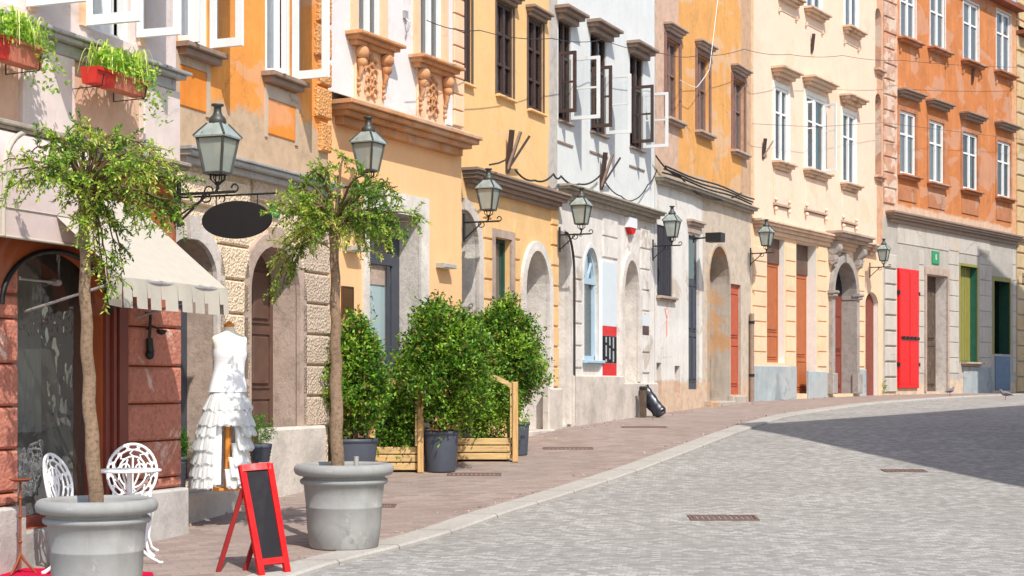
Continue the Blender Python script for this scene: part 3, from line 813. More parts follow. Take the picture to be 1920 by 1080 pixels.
# tall doorway
L1, L2, z0, z1 = f.rect(689, 786, 399, 866)
f.hole(rectp(L1, L2, z0, z1), .40, 1)
s = MB(); s.ring_open([(L1-.12,z0-.3),(L1-.12,z1+.26),(L2+.21,z1+.26),(L2+.21,z0-.3)], [(L1,z0-.3),(L1,z1),(L2,z1),(L2,z0-.3)], -.035, .01)
s.box(L1+.001, L2-.001, -.03, .42, z0-1, z0)
s.build('surround', M['stone_pale'], f.root)
d = MB(); y = .33; zt1 = f.z(737, 478, -.33); zt2 = f.z(737, 500, -.33)
d.box(L1, L1+.05, y-.03, y+.05, z0, z1); d.box(L2-.20, L2, y-.03, y+.05, z0, z1); d.box(L1+.05, L2-.2, y-.05, y+.05, zt2, zt1)
d.box(L1+.05, L2-.2, y-.03, y+.05, z1-.06, z1); d.box(L1+.05, L2-.2, y-.02, y+.05, z0, z0+.12)
Lm = L1+.05+(L2-.25-L1)*.5; d.box(Lm-.03, Lm+.03, y-.02, y+.04, zt1, z1-.06)
d.box(L2-.34, L2-.27, y-.045, y-.03, z0+.1, zt2-.02)
do = d.build('door', M['door_grey'], f.root)
p = MB(); p.quad((L1+.05,y+.01,z0+.12),(L2-.2,y+.01,z0+.12),(L2-.2,y+.01,zt2),(L1+.05,y+.01,zt2)); p.build('pane', M['door_pane'], do)
p = MB(); p.quad((L1+.05,y+.01,zt1),(L2-.2,y+.01,zt1),(L2-.2,y+.01,z1-.06),(L1+.05,y+.01,z1-.06)); p.build('pane', M['pane'], do)
p = MB(); p.box(L1+.05, L2-.2, y-.004, y+.002, zt2-.26, zt2-.001); p.build('door_board', M['stone_brown'], do)
def lettering(name, txt, size, mat, parent, loc, rot=(R(90),0,0), ext=.002, sx=1):
    cu = bpy.data.curves.new(name, 'FONT'); cu.body = txt; cu.size = size; cu.extrude = ext; cu.align_x = 'CENTER'; cu.align_y = 'CENTER'; cu.space_line = .9
    cu.materials.append(M[mat]); o = bpy.data.objects.new(name, cu); COL.objects.link(o)
    bpy.context.view_layer.update()
    me = bpy.data.meshes.new_from_object(o.evaluated_get(bpy.context.evaluated_depsgraph_get())); bpy.data.objects.remove(o)
    me.name = name; me.transform(Matrix.Diagonal((sx, 1, 1, 1))); o = bpy.data.objects.new(name, me); COL.objects.link(o)
    o.parent = parent; o.location = loc; o.rotation_euler = rot; return o
lettering('lettering', 'LEPA\nDOTA', .19, 'curtain_grey', do, (L1+.05+(L2-.25-L1)*.42, y-.002, f.z(705, 565, -.33)), sx=.95)
f.walls(zc-.1, 10.2, M['peach'], M['peach_up'], [M['stone']])

# ---- pale yellow house
B3 = Fac(865, 1045, 2250, .0967, 'pale yellow house with tall dark framed windows and arched stone doorway')
f = B3
_, zc = cornice(f, 865, 1045, 960, 331, [(.26,.04),(.23,.05),(.20,.05),(.13,.06),(.08,.06)], 'tin_brown')
for x1, x2, yt, yb in ((867, 884, -120, 158), (931, 962, 8, 183), (990, 1018, 38, 210)):
    window(f, x1, x2, yt, yb, 'dark_brown', .05, 0, 2, (.33,.66), .06, 'curtain', 'pane', .7,
           sill=(.04,[(.07,.035)],'yellow'), hood=(.16,.10,[(.16,.04),(.12,.05),(.07,.06)],'tin_brown'), surround=(.05,.012,'brown_frame'))
arch_door(f, 866, 893, 396, 470, 850, .3, 1, .16, 'stone', half=True, dmat='door_brown')
window(f, 926, 957, 447, 600, 'green_dark', .12, 0, 1, (), .05, 'curtain_green', 'pane_dim', 1.0, surround=(.12,.03,'stone_brown'))
arch_door(f, 982, 1026, 470, 545, 806, .42, 1, .15, 'stone_pale', dmat='door_brown', panels=((.1,.46,.1,.7),(.54,.9,.1,.7)), key=False)
for a, b, ya, yb, n in ((905, 920, 372, 676, 8), (962, 973, 412, 716, 8), (1032, 1045, 385, 726, 9), (905, 1045, 345, 374, 1)):
    xm = (a+b)/2; blocks(f, f.L(a), f.L(b)-.002, f.z(xm, yb), f.z(xm, ya), n, 'yellow_low', .03, .03)
mb = MB(); mb.bevbox(f.L(1030,.1), f.len-.004, -.10, .01, -1, f.z(1037, 728,.1), .02); mb.build('plinth', M['plinth'], f.root)
mb = MB(); mb.bevbox(f.L(966,.05), f.L(1029,.05), -.16, .4, -1.2, f.z(1000, 806), .02); mb.build('step', M['plinth'], f.root)
f.walls(zc-.14, 10.4, M['yellow_low'], plaster('yellow_plaster_worn', rgb(242,198,138), .07, rgb(232,180,110), .35, rgb(242,184,120), .4, bump=.15, age=.35, peel=[(0, f.L(1029), 1, rgb(190,182,172), .25)]), [M['stone_pale']])

# ---- white house with open casements
B4 = Fac(1045, 1228, 2300, .0928, 'white house with three upper windows whose brown and white casements stand open')
f = B4
_, zc = cornice(f, 1045, 1228, 1130, 361, [(.24,.035),(.21,.04),(.14,.06),(.08,.08)], 'lichen_ledge')
for i, (x1, x2, yt, yb, br, wh) in enumerate(((1047,1071,40,230,(1048,98,212,.30),(1071,109,225,.50)), (1107,1137,67,252,(1110,126,240,.36),(1137,142,252,.45)), (1181,1206,104,280,(1186,162,269,.40),(1206,176,278,.48)))):
    w, (L1, L2, z0, z1) = window(f, x1, x2, yt, yb, 'dark_brown', .06, 0, 2, (.36,), .055, None, 'pane', hood=(.17,.18,[(.26,.05),(.20,.06),(.12,.09)],'tin_brown'), sill=(.03,[(.06,.03)],'tin_brown'))
    casement(f, w, br[0], br[1], br[2], br[3], 90, 'dark_brown', 1, .05, (.5,))
    casement(f, w, wh[0], wh[1], wh[2], wh[3], 91, 'white_paint', -1, .05, (.5,))
    mb = MB(); mb.box(L1-.05, L2+.05, -.02, .01, z0-.36, z0-.33); mb.build('sill', M['tin_brown'], w)
poly, d_ = arch_door(f, 1046, 1062, 440, 520, 796, .28, 1, .14, 'stone_pale', half=True, dmat='stone_pale')
mb = MB(); mb.tube([(p[0]+.15, -.08, p[1]+.03) for p in poly[:-1]], .022, 6); mb.build('cable_pipe', M['cable'], f.root)
xm = 1108; L1, L2 = f.L(1094), f.L(1122); z0, zs, zt = f.z(xm, 676), f.z(xm, 527), f.z(xm, 464)
ap = arch(L1, L2, z0, zs, zt); f.hole(ap, .2, 0)
mb = MB(); mb.ring_open(ap, grow(ap, -.06, (zs, zt-.06)), .06, .14); mb.box(L1, L2, .05, .14, zs-.05, zs+.05); mb.box(L1, L2, .06, .14, z0, z0+.08)
c = (L1+L2)/2
for dx in (-.22, .22, 0): mb.bar((c+dx*.2, .09, zs+.05), (c+dx*1.2, .09, zt-.14+abs(dx)*-.3), .035, .035)
wo = mb.build('window', M['light_blue'], f.root)
p = MB(); p.prism(ap, .11, .115); p.build('pane', M['pane_dim'], wo)
p = MB(); p.box(L1+.02, L2-.02, .16, .165, z0, zs-.02); p.build('curtain', M['curtain_green'], wo)
s = MB(); s.mold(L1-.08, L2+.08, z0+.005, [(.10,.05),(.06,.04)]); s.build('sill', M['light_blue'], wo)
s = MB(); s.ring_open(grow(ap, .07, (zs, zt)), ap, -.015, .01); s.build('surround', M['white'], wo)
arch_door(f, 1167, 1195, 488, 556, 716, .40, 1, .14, 'stone_pale', dmat='white_low', key=False)
for a, b, ya, yb, n in ((1074, 1090, 400, 690, 7), (1200, 1217, 428, 700, 7), (1129, 1157, 405, 485, 2)):
    xm = (a+b)/2; blocks(f, f.L(a), f.L(b), f.z(xm, yb), f.z(xm, ya), n, 'white_low', .03, .025)
mb = MB(); mb.bevbox(f.L(1066), f.L(1161), -.10, .01, -1, f.z(1100, 704), .02); mb.build('plinth', M['plinth'], f.root)
mb = MB(); mb.bevbox(f.L(1163), f.len, -.07, .01, -1, f.z(1190, 718), .02)
mb.build('plinth', M['plinth'], f.root)
f.walls(zc-.13, 10.8, M['white_low'], M['white'], [M['stone_pale']])

# ---- mustard house
B5 = Fac(1228, 1408, 2380, .0864, 'mustard yellow house with bare tan plaster and crumbling ground floor')
f = B5
_, zc = cornice(f, 1228, 1408, 1315, 352, [(.20,.03),(.17,.05),(.10,.06)], 'lichen_ledge')
mb = MB()
for k in range(3): mb.tube([(f.L(1230)+t*f.len, -.13-.03*k, zc+.06+.05*k+.02*math.sin(t*11+k)) for t in [i/14 for i in range(14)]], .018, 6)
mb.build('cable_bundle', M['cable'], f.root)
mm = plaster('mustard_plaster_peeled', rgb(230,168,100), .13, rgb(200,150,90), .5, rgb(238,186,110), .6, thr=.60, age=1.4,
    peel=[(0, f.L(1272), -1, rgb(206,172,148), .25), (0, f.L(1389), 1, rgb(196,160,128), .5), (2, zc+.25, -1, rgb(200,176,150), .5)])
for x1, x2, yt, yb in ((1248,1273,76,226), (1306,1329,106,250), (1373,1395,150,286)):
    window(f, x1, x2, yt, yb, 'red_brown_frame', .10, 0, 2, (.42,), .06, 'curtain_grey', 'pane_dim', .6,
        sill=(.12,[(.15,.05),(.10,.05)],'stone_brown'), hood=(.26,.12,[(.18,.04),(.13,.05),(.08,.06)],'stone_brown'), surround=(.09,.03,'red_brown_frame'))
L1, L2, z0, z1 = f.rect(1232, 1262, 424, 556); f.hole(rectp(L1, L2, z0, z1), .15, 0)
mb = MB(); mb.box(L1, (L1+L2)/2-.01, .03, .07, z0, z1); mb.box((L1+L2)/2+.01, L2, .03, .07, z0, z1)
for k in range(8):
    a = L1+.03+(L2-L1-.06)*k/8; mb.box(a, a+.05, .015, .03, z0+.05, z1-.05)
wo = mb.build('shutter', M['shutter_dark'], f.root)
s = MB(); s.mold(L1-.06, L2+.06, z0, [(.10,.05),(.06,.04)]); s.build('sill', M['stone_brown'], wo)
L1, L2, z0, z1 = f.rect(1291, 1311, 442, 730); f.hole(rectp(L1, L2, z0, z1), .15, 0)
d = door(f, rectp(L1, L2, z0, z1), .06, 'door_grey', ((.1,.46,.05,.35),(.54,.9,.05,.35),(.1,.46,.38,.68),(.54,.9,.38,.68)))
s = MB(); s.quad((L1+.08,.055,z1-(z1-z0)*.28),(L2-.08,.055,z1-(z1-z0)*.28),(L2-.08,.055,z1-.08),(L1+.08,.055,z1-.08)); s.build('pane', M['pane'], d)
s = MB(); s.mold(L1-.12, L2+.12, z1+.3, [(.12,.05),(.08,.06),(.03,.15)]); s.build('lintel', M['stone_brown'], d)
for x1, x2, yt, yb in ((1231,1240,680,742), (1265,1275,686,738)):
    L1, L2, z0, z1 = f.rect(x1, x2, yt, yb); f.hole(rectp(L1, L2, z0, z1), .2, 0)
    door(f, rectp(L1, L2, z0, z1), .12, 'door_red_brown', (), 'cellar_hatch')
arch_door(f, 1328, 1366, 462, 530, 752, .40, 1, .06, 'rubble', sp=.03, dmat='rubble_dark', key=False)
L1, L2, z0, z1 = f.rect(1369, 1389, 533, 740); f.hole(rectp(L1, L2, z0, z1), .15, 1)
door(f, rectp(L1, L2, z0, z1), .06, 'door_faded_red', ((.1,.9,.08,.45),(.1,.9,.52,.92)))
mb = MB(); mb.bevbox(f.L(1366), f.L(1392), -.12, .02, -1, f.z(1378, 742), .02); mb.build('step', M['rubble'], f.root)
mb = MB(); mb.bevbox(f.L(1320), f.L(1366)-.003, -.18, .3, -1, f.z(1340, 752), .03); mb.build('step', M['rubble'], f.root)
gq = MB(); Lg, zg = f.L(1250), f.z(1250, 600)
for pts in ([(-.12,.22),(0,.02)],[(.12,.22),(0,.02),(0,-.3)],[(-.03,.0),(-.03,-.34)]): gq.tube([(Lg+a, -.004, zg+b) for a, b in pts], .012, 4)
gq.build('graffiti', M['graffiti'], f.root)
f.walls(zc-.1, 11.2, plaster('patched_white_plaster', rgb(230,225,216), .12, rgb(190,165,140), .6, rgb(185,175,160), .5, thr=.57, peel=[(0, f.L(1317), 1, rgb(198,182,162), .3), (2, f.z(1310,715), -1, rgb(205,178,152), .5)]),
        mm, [M['rubble']])

# ---- cream house with the scrolled portal
B6 = Fac(1408, 1655, 2800, .0603, 'tall cream house with the scrolled stone portal and white framed windows')
f = B6
_, zc = cornice(f, 1408, 1640, 1525, 430, [(.24,.05),(.20,.06),(.13,.08),(.07,.10)], 'cream_trim', La=.05)
for x1, x2, yt, yb in ((1462,1490,-140,-6), (1512,1539,-125,22), (1584,1607,-100,56)):
    w, (L1, L2, z0, z1) = window(f, x1, x2, yt, yb, 'white_paint', .03, 0, 2, (.36,), .06, 'curtain', sill=(.18,[(.24,.05),(.18,.06),(.10,.07)],'cream_trim'), surround=(.10,.02,'cream_white'))
    mb = MB()
    for s_ in (L1-.1, L2+.02): mb.bevbox(s_, s_+.08, -.06, .01, z0-.46, z0-.36, .015)
    mb.box(L1-.06, L2+.06, -.015, .01, z0-.40, z0-.38); mb.build('apron', M['cream_trim'], w)
for i, (x1, x2, yt, yb) in enumerate(((1452,1476,166,306), (1510,1545,184,322), (1579,1602,214,346))):
    w, (L1, L2, z0, z1) = window(f, x1, x2, yt, yb, 'white_paint', .03, 0, 2, (.34,), .07, 'curtain_green', cur_cover=.5, sill=(.16,[(.22,.05),(.16,.06),(.09,.07)],'cream_trim'),
        hood=(.42,.22,[(.34,.05),(.27,.07),(.18,.08),(.08,.10)],'cream_trim'), surround=(.12,.03,'cream_white'))
    mb = MB(); mb.bevbox(L1-.06, L2+.06, -.03, .01, z0-1.0, z0-.2, .012)
    for k in range(4): mb.bevbox(L1-.1+k*.0, L2+.1, -.06, .01, z0-1.02-.0*k, z0-.96, .01)
    for s_ in (L1-.06, L2-.02): mb.ball((s_+.04, -.05, z0-.88), .05, 0, 8, 5); mb.ball((s_+.04, -.05, z0-1.1), .05, 0, 8, 5)
    mb.build('apron', M['cream'], w)
    if i == 1:
        casement(f, w, 1545, 196, 322, .34, 82, 'white_paint', -1, .05, (.4,)); casement(f, w, 1511, 190, 318, .22, 90, 'white_paint', 1, .05, (.4,))
for x1, x2, yt, yb, dep in ((1438,1471,446,680,.22), (1493,1531,457,738,.32)):
    L1, L2, z0, z1 = f.rect(x1, x2, yt, yb); f.hole(rectp(L1, L2, z0, z1), dep, 1)
    d = door(f, rectp(L1, L2, z0, z1), dep-.06, 'door_rust', ((.08,.92,.03,.22),(.08,.92,.25,.78)))
    b = MB(); b.box(L1, L2, dep-.09, dep-.06, z0+(z1-z0)*.80, z1); b.build('transom', M['door_brown'], d)
poly, d = arch_door(f, 1559, 1600, 492, 552, 738, .34, 3, .20, 'stone_grey', sp=.10, dmat='door_red_brown', panels=((.06,.46,.05,.3),(.54,.94,.05,.3),(.06,.46,.33,.6),(.54,.94,.33,.6)))
mb = MB(); xs = [p[0] for p in poly]; L1, L2 = min(xs), max(xs); zs = f.z(1580, 552)
g = MB()
for k in range(9): g.tube([(L1+.2+.1*k, .30, zs-1.2), (L1+.25+.09*k, .295, zs-.1)], .016, 5)
g.build('door_grille', M['door_rust'], d)
g = MB(); ad = arch(L1+.02, L2-.02, zs+.02, zs+.03, max(p[1] for p in poly)-.03); g.prism(ad, .295, .318); g.build('fanlight', M['black_trim'], d)
for a, b in ((L1-.26, L1+.02), (L2-.02, L2+.26)):
    mb = MB()
    mb = MB(); mb.bevbox(a, b, -.17, .3 if a > L1 else .01, zs-.10, zs-.02, .02); mb.bevbox(a-.03, b+.03, -.2, .01, zs-.02, zs+.05, .02)
    mb.build('capital', M['stone_grey'], f.root); mb = MB()
    c = (a+b)/2; zz = f.z(1580, 470)
    mb.tube([(c-.12, -.14, zz), (c+.12, -.14, zz)], .16, 12); mb.tube([(c-.10, -.10, zz-.32), (c+.10, -.10, zz-.32)], .09, 10)
    mb.bevbox(c-.11, c+.11, -.2, .01, zz-.32, zz+.02, .03)
    mb.build('scroll', M['stone_grey'], f.root); mb = MB()
    mb.bevbox(a-.02, b+.02, -.16, .01, f.z(1580, 738), f.z(1580, 700), .02)
    mb.build('pillar_base', M['stone_grey'], f.root)
mb = MB(); c = (L1+L2)/2; mb.mold(L1-.42, L2+.42, f.z(1580, 440), [(.46,.06),(.40,.08),(.30,.08)]); mb.build('portal_cornice', M['stone_brown'], f.root)
arch_door(f, 1622, 1646, 548, 572, 742, .14, 1, .04, 'cream_low', sp=.01, dmat='door_red_brown', key=False)
for a, b in ((1411,1436), (1473,1491), (1533,1549), (1609,1620)):
    xm = (a+b)/2; blocks(f, f.L(a), f.L(b), f.z(xm, 688), f.z(xm, 462), 8, 'cream_low', .03, .03)
for a, b, y in ((1409,1490,686), (1513,1548,696), (1609,1621,692)):
    mb = MB(); mb.bevbox(f.L(a), f.L(b), -.06, .01, -1, f.z((a+b)/2, y), .02); mb.build('plinth', M['blue_grey'], f.root)
L1, L2 = f.L(1641), f.L(1652)
for yt, yb in ((175,330), (15,130)):
    f.hole(arch(L1, L2, f.z(1646, yb), f.z(1646, yt+15), f.z(1646, yt), 8), .25, 2)
    mb = MB(); mb.box(L1, L2, .22, .26, f.z(1646, yb), f.z(1646, yt)); mb.build('niche_back', M['rubble'], f.root)
    mb = MB(); mb.mold(L1-.1, L2+.1, f.z(1646, yb), [(.14,.06),(.08,.08)]); mb.build('sill', M['brick_red'], f.root)
f.walls(zc-.15, 13.5, M['cream_low'], plaster('cream_plaster_peeled', rgb(238,208,182), .06, rgb(226,190,155), .4, rgb(232,200,165), .35, age=.4, peel=[(0, f.L(1644), 1, rgb(206,160,128), .25), (0, f.L(1413), -1, rgb(222,180,140), .3)]),
        [M['cream_white'], M['brick_red'], M['stone_grey']])

# ---- burnt orange house at the bend
B7 = Fac(1655, 1905, 3300, .0419, 'burnt orange house with the bright red door at the bend of the street')
f = B7
_, zc = cornice(f, 1660, 1905, 1780, 414, [(.28,.06),(.24,.06),(.18,.07),(.10,.10)], 'tin_brown')
mo = plaster('orange_plaster_peeled', rgb(204,130,80), .2, rgb(196,140,100), .6, rgb(216,150,100), .6, thr=.645, age=.9,
    peel=[(0, f.L(1683), -1, rgb(214,176,150), .35), (2, zc+.25, -1, rgb(206,176,150), .45), (0, f.L(1897), 1, rgb(210,160,120), .2)])
for x1, x2, yt, yb, c in ((1688,1716,-110,76,'curtain'), (1744,1771,-90,94,'curtain'), (1806,1834,6,118,'curtain_grey'), (1868,1894,24,138,'curtain_grey')):
    if yt < 0: yt = -34 if x1 < 1700 else -14
    w, (L1, L2, z0, z1) = window(f, x1, x2, yt, yb, 'white_paint', .05, 0, 2, (.36,), .075, c, 'pane_dim', sill=(.2,[(.24,.06),(.16,.07)],'orange_trim'), surround=(.06,.02,'worn_white'))
    mb = MB()
    for s_ in (L1-.08, L2): mb.bevbox(s_, s_+.08, -.06, .01, z0-.42, z0-.30, .015)
    mb.build('apron', M['orange_trim'], w)
for x1, x2, yt, yb, c in ((1686,1716,210,330,'curtain'), (1741,1769,228,345,'curtain'), (1804,1832,250,358,'curtain_green'), (1869,1894,266,372,'curtain_green')):
    w, (L1, L2, z0, z1) = window(f, x1, x2, yt, yb, 'white_paint', .05, 0, 2, (.36,), .08, c, 'pane_dim' if c == 'curtain' else 'pane', .55 if c == 'curtain_green' else 1, sill=(.14,[(.20,.05),(.13,.07)],'orange_trim'),
        hood=(.55,.22,[(.30,.05),(.24,.07),(.16,.08)],'tin_brown'), surround=(.12,.03,'orange_trim'))
    mb = MB(); mb.bevbox(L1-.05, L2+.05, -.03, .01, z0-.72, z0-.28, .012); mb.build('apron', M['orange_trim'], w)
qb = MB(); ql = MB()
xm = 1668
for k in range(15): qb.bevbox(f.L(1656), f.L(1680 if k % 2 else 1676), -.05, .01, f.z(xm, 380-k*29+2), f.z(xm, 380-(k+1)*29+4), .02)
qb.build('quoin', M['brick_red'], f.root)
for k in range(9): ql.bevbox(f.L(1658), f.L(1679), -.05, .01, f.z(xm, 735-k*29), f.z(xm, 735-(k+1)*29+3), .02)
for a, b in ((1723,1732), (1778,1797), (1836,1857), (1898,1904)):
    xm2 = (a+b)/2; blocks(f, f.L(a), f.L(b), f.z(xm2, 700), f.z(xm2, 468), 8, 'grey_low', .022, .02)
blocks(f, f.L(1682), f.L(1855), f.z(1768, 470), f.z(1768, 432), 1, 'grey_low', .02, .02)
ql.build('wall_blocks', M['grey_low'], f.root)
# red door
L1, L2, z0, z1 = f.rect(1682, 1719, 505, 728)
mb = MB(); mb.bevbox(L1, L2, -.07, .01, z0, z1, .012)
for a in (.0,.5): mb.box(L1+(L2-L1)*a+.04, L1+(L2-L1)*(a+.5)-.04, -.078, -.07, z0+.1, z1-.1)
d = mb.build('door', M['red_gloss'], f.root); d['label'] = 'bright red plank door'
h = MB(); zz = z0+(z1-z0)*.42; h.box(L1+.12, L2-.02, -.10, -.079, zz-.04, zz+.04)
for q in range(4): h.box(L1+.22+q*.25, L1+.30+q*.25, -.12, -.0995, zz-.03, zz+.05)
h.build('door_bar', M['black_iron'], d)
for zq in (.2,.8):
    for e in (L1-.03, L2-.02):
        h = MB(); h.box(e, e+.06, -.09, .01, z0+(z1-z0)*zq-.05, z0+(z1-z0)*zq+.05); h.build('hinge', M['black_iron'], d)
# dark plank door
L1, L2, z0, z1 = f.rect(1736, 1775, 516, 734); f.hole(rectp(L1, L2, z0, z1), .44, 1)
door(f, rectp(L1, L2, z0, z1), .34, 'door_weathered', ((.08,.46,.05,.4),(.54,.92,.05,.4),(.08,.46,.45,.9),(.54,.92,.45,.9)))
s = MB(); s.ring_open([(L1-.12,z0),(L1-.12,z1+.2),(L2+.12,z1+.2),(L2+.12,z0)], [(L1,z0),(L1,z1),(L2,z1),(L2,z0)], -.04, .01); s.build('surround', M['stone_brown'], f.root)
# green shuttered window
L1, L2, z0, z1 = f.rect(1800, 1832, 500, 679); f.hole(rectp(L1, L2, z0, z1), .30, 2)
mb = MB(); mb.box(L1, L2, .22, .27, z0, z1)
for k in range(6): mb.box(L1+.05+k*.2, L1+.2+k*.2, .205, .22, z0+.05, z1-.05)
wo = mb.build('shutter', M['lime'], f.root)
s = MB(); s.mold(L1+.05, L2+.12, z0, [(.2,.06),(.12,.05)]); s.build('sill', M['stone_brown'], wo)
s = MB(); s.ring_open([(L1-.05,z0),(L1-.05,z1+.08),(L2+.03,z1+.08),(L2+.03,z0)], [(L1,z0),(L1,z1),(L2,z1),(L2,z0)], -.02, .01); s.build('surround', M['lime'], wo)
# dark window over the blue board
L1, L2, z0, z1 = f.rect(1863, 1893, 528, 664); f.hole(rectp(L1, L2, z0, z1), .4, 3)
mb = MB(); mb.box(L1, L1+.07, .28, .34, z0, z1); mb.box(L2-.07, L2, .28, .34, z0, z1); mb.box((L1+L2)/2-.03, (L1+L2)/2+.03, .28, .33, z0, z1)
wo = mb.build('window', M['green_dark'], f.root)
p = MB(); p.quad((L1,.31,z0),(L2,.31,z0),(L2,.31,z1),(L1,.31,z1)); p.build('pane', M['pane'], wo)
s = MB(); s.ring_open([(L1-.09,z0),(L1-.09,z1+.14),(L2+.06,z1+.14),(L2+.06,z0)], [(L1,z0),(L1,z1),(L2,z1),(L2,z0)], -.025, .01); s.build('surround', M['lime'], wo)
panel(f, 1865, 1893, 668, 731, 'blue_panel', .03, 'wall_board')
mb = MB(); mb.bevbox(f.L(1806), f.L(1862), -.03, .01, -1, f.z(1830, 688), .01); mb.build('plinth', M['blue_grey'], f.root)
f.walls(zc-.16, 12.2, plaster('grey_beige_worn_render', rgb(186,179,168), .13, rgb(205,185,160), .5, rgb(160,150,140), .5, peel=[(2, f.z(1770, 715), -1, rgb(206,184,158), .7)]), mo, [M['stone'], M['green_teal'], M['green_dark']])

# ---- tan house at the frame's edge
B8 = Fac(1905, 2110, 3300, .0419, 'tan house with rusticated corner blocks beside the burnt orange house')
f = B8
mb = MB(); xm = 1915
for k in range(26): mb.bevbox(0.01, f.L(1930), -.06, .01, f.z(xm, 735-k*29), f.z(xm, 735-(k+1)*29+3), .02)
mb.build('quoin', M['tan_end'], f.root)
for yt, yb in ((250, 372), (20, 130)):
    for x in (1960, 2020): window(f, x, x+28, yt, yb, 'white_paint', .08, 0, 2, (.36,), .08, 'curtain', sill=(.1,[(.2,.05)],'stone'))
_, zc = cornice(f, 1905, 2110, 1930, 447, [(.2,.06),(.14,.08)], 'stone_brown')
f.walls(zc-.1, 11.5, M['grey_low'], M['tan_end'], [M['stone']])
# ================================================================== street surface
def interp(tab, y):
    if y <= tab[0][0]: 
        a, b = tab[0], tab[1]
    elif y >= tab[-1][0]: a, b = tab[-2], tab[-1]
    else:
        for i in range(len(tab)-1):
            if y <= tab[i+1][0]: a, b = tab[i], tab[i+1]; break
    return a[1] + (b[1]-a[1])*(y-a[0])/(b[0]-a[0])
kerb_px = [(843,996),(1042,931),(1197,881),(1396,806),(1481,778),(1600,761),(1700,751),(1800,744),(1906,739)]
KT = sorted((g.y, g.x) for g in (ground_at(*p) for p in kerb_px))
KT = [(2, KT[0][1]-(KT[0][0]-2)*(KT[1][1]-KT[0][1])/(KT[1][0]-KT[0][0]))] + KT
WT = []
for f in Fac.all: WT.append((f.o.y, f.o.x))
WT.append((f.pw(f.x2).y, f.pw(f.x2).x))
def smoothK(Y): return (interp(KT, Y-1)+interp(KT, Y)*2+interp(KT, Y+1))/4
Ys = [-10+1.0*i for i in range(18)] + [8+.4*i for i in range(118)] + [55.2+2*i for i in range(1, 22)]
mb = MB()
Xs = [-60,-30,-12,-6,-3,0,3,6,9,12,16,20,30,50,80]
vs = [(x, Y, gz(Y)-.035) for Y in Ys for x in Xs]; nx = len(Xs)
mb.add(vs, [(j*nx+i, j*nx+i+1, (j+1)*nx+i+1, (j+1)*nx+i) for j in range(len(Ys)-1) for i in range(nx-1)], 0, True)
tag(mb.build('road', M['road']), kind='structure')
mb = MB(); kb = MB(); Yp = [Y for Y in Ys if -6 <= Y <= 53.5]
vs, vk = [], []
for Y in Yp:
    xk = smoothK(Y); z = gz(Y); xw = interp(WT, Y)-1.2
    dx = (smoothK(Y+.3)-smoothK(Y-.3))/.6; nrm = math.hypot(1, dx)
    w = .30*nrm
    vs += [(min(xw, xk-w-.3), Y, z), (xk-w+.01, Y, z)]
    vk += [(xk-w, Y, z-.1), (xk-w, Y, z+.006), (xk-.02, Y, z+.006), (xk, Y, z-.012), (xk, Y, z-.1)]
mb.add(vs, [(2*i, 2*i+1, 2*i+3, 2*i+2) for i in range(len(Yp)-1)], 0, True)
tag(mb.build('pavement', M['pavers']), kind='structure')
kb.add(vk, [(5*i+j, 5*i+j+1, 5*i+5+j+1, 5*i+5+j) for i in range(len(Yp)-1) for j in range(4)])
# joints between the kerb stones
m = NT('kerb_granite_stones'); co = m.coord()
n1 = m.noise(co, 22, 8, .75); c = m.ramp(n1, [(.3, rgb(160,154,145)), (.7, rgb(188,182,172))])
sx = m.n('ShaderNodeSeparateXYZ'); m.l(co, sx.inputs[0])
a1 = m.n('ShaderNodeMath', operation='FRACT'); m.l(sx.outputs[1], a1.inputs[0])
a2 = m.n('ShaderNodeMath', operation='LESS_THAN'); a2.inputs[1].default_value = .02; m.l(a1.outputs[0], a2.inputs[0])
c = m.mix(a2.outputs[0], c, rgb(120,112,104)); c = m.mix(m.ramp(m.noise(co, 1.5, 6, .6), [(.45, 0.0), (.7, .4)]), c, rgb(150,141,132))
b = m.bsdf(c, .85, 0, .2); m.bump(b, n1, .3, .01)
tag(kb.build('kerb', m.mat), kind='structure')

def drain(px0, px1, py, label, dz=0, th=.14):
    a, b = ground_at(px0, py), ground_at(px1, py); w = (b-a).length
    root = empty('drain_cover', ((a+b)/2 + Vector((0,0,dz))), 0, label, 'drain cover', 'rusty drain covers in the paving')
    sl = math.atan((gz(a.y+.5)-gz(a.y-.5))/1.0); root.rotation_euler = (sl, 0, 0)
    h = th
    mb = MB(); mb.box(-w/2, w/2, -h, -h+.03, -.02, .008); mb.box(-w/2, w/2, h-.03, h, -.02, .008); mb.box(-w/2, -w/2+.03, -h+.03, h-.03, -.02, .008); mb.box(w/2-.03, w/2, -h+.03, h-.03, -.02, .008)
    mb.build('frame', M['drain_iron'], root)
    mb = MB(); n = max(6, int(w/.06))
    for k in range(n):
        x = -w/2+.03+(w-.06)*(k+.5)/n; mb.box(x-(w-.06)/n*.32, x+(w-.06)/n*.32, -h+.03, h-.03, -.02, .005)
    mb.build('grate', M['drain_iron'], root)
drain(1292, 1420, 965, 'rusty iron drain grate lying alone in the middle of the sunlit setts', -.033, .17)
drain(1655, 1735, 878, 'small dark drain cover in the setts close to the edge of the shadow', -.033, .12)
drain(838, 940, 890, 'rusty drain strip on the pavers beside the dark pot with the tall shrub')
drain(1018, 1112, 841, 'rusty drain strip on the pavers past the second wooden planter')
drain(1165, 1250, 801, 'small drain strip on the pavers in front of the black bag')
drain(700, 742, 949, 'short rusty drain cover peeping out behind the grey planter by the kerb')
g0 = ground_at(60, 1078)
mb = MB(); rc = [ground_at(-30, 1067), ground_at(105, 1069), ground_at(240, 1073), ground_at(286, 1076), ground_at(296, 1110), ground_at(-60, 1110)]
top = [(p.x, p.y, p.z+.014) for p in rc]; bot = [(p.x, p.y, p.z-.01) for p in rc]; n = len(rc)
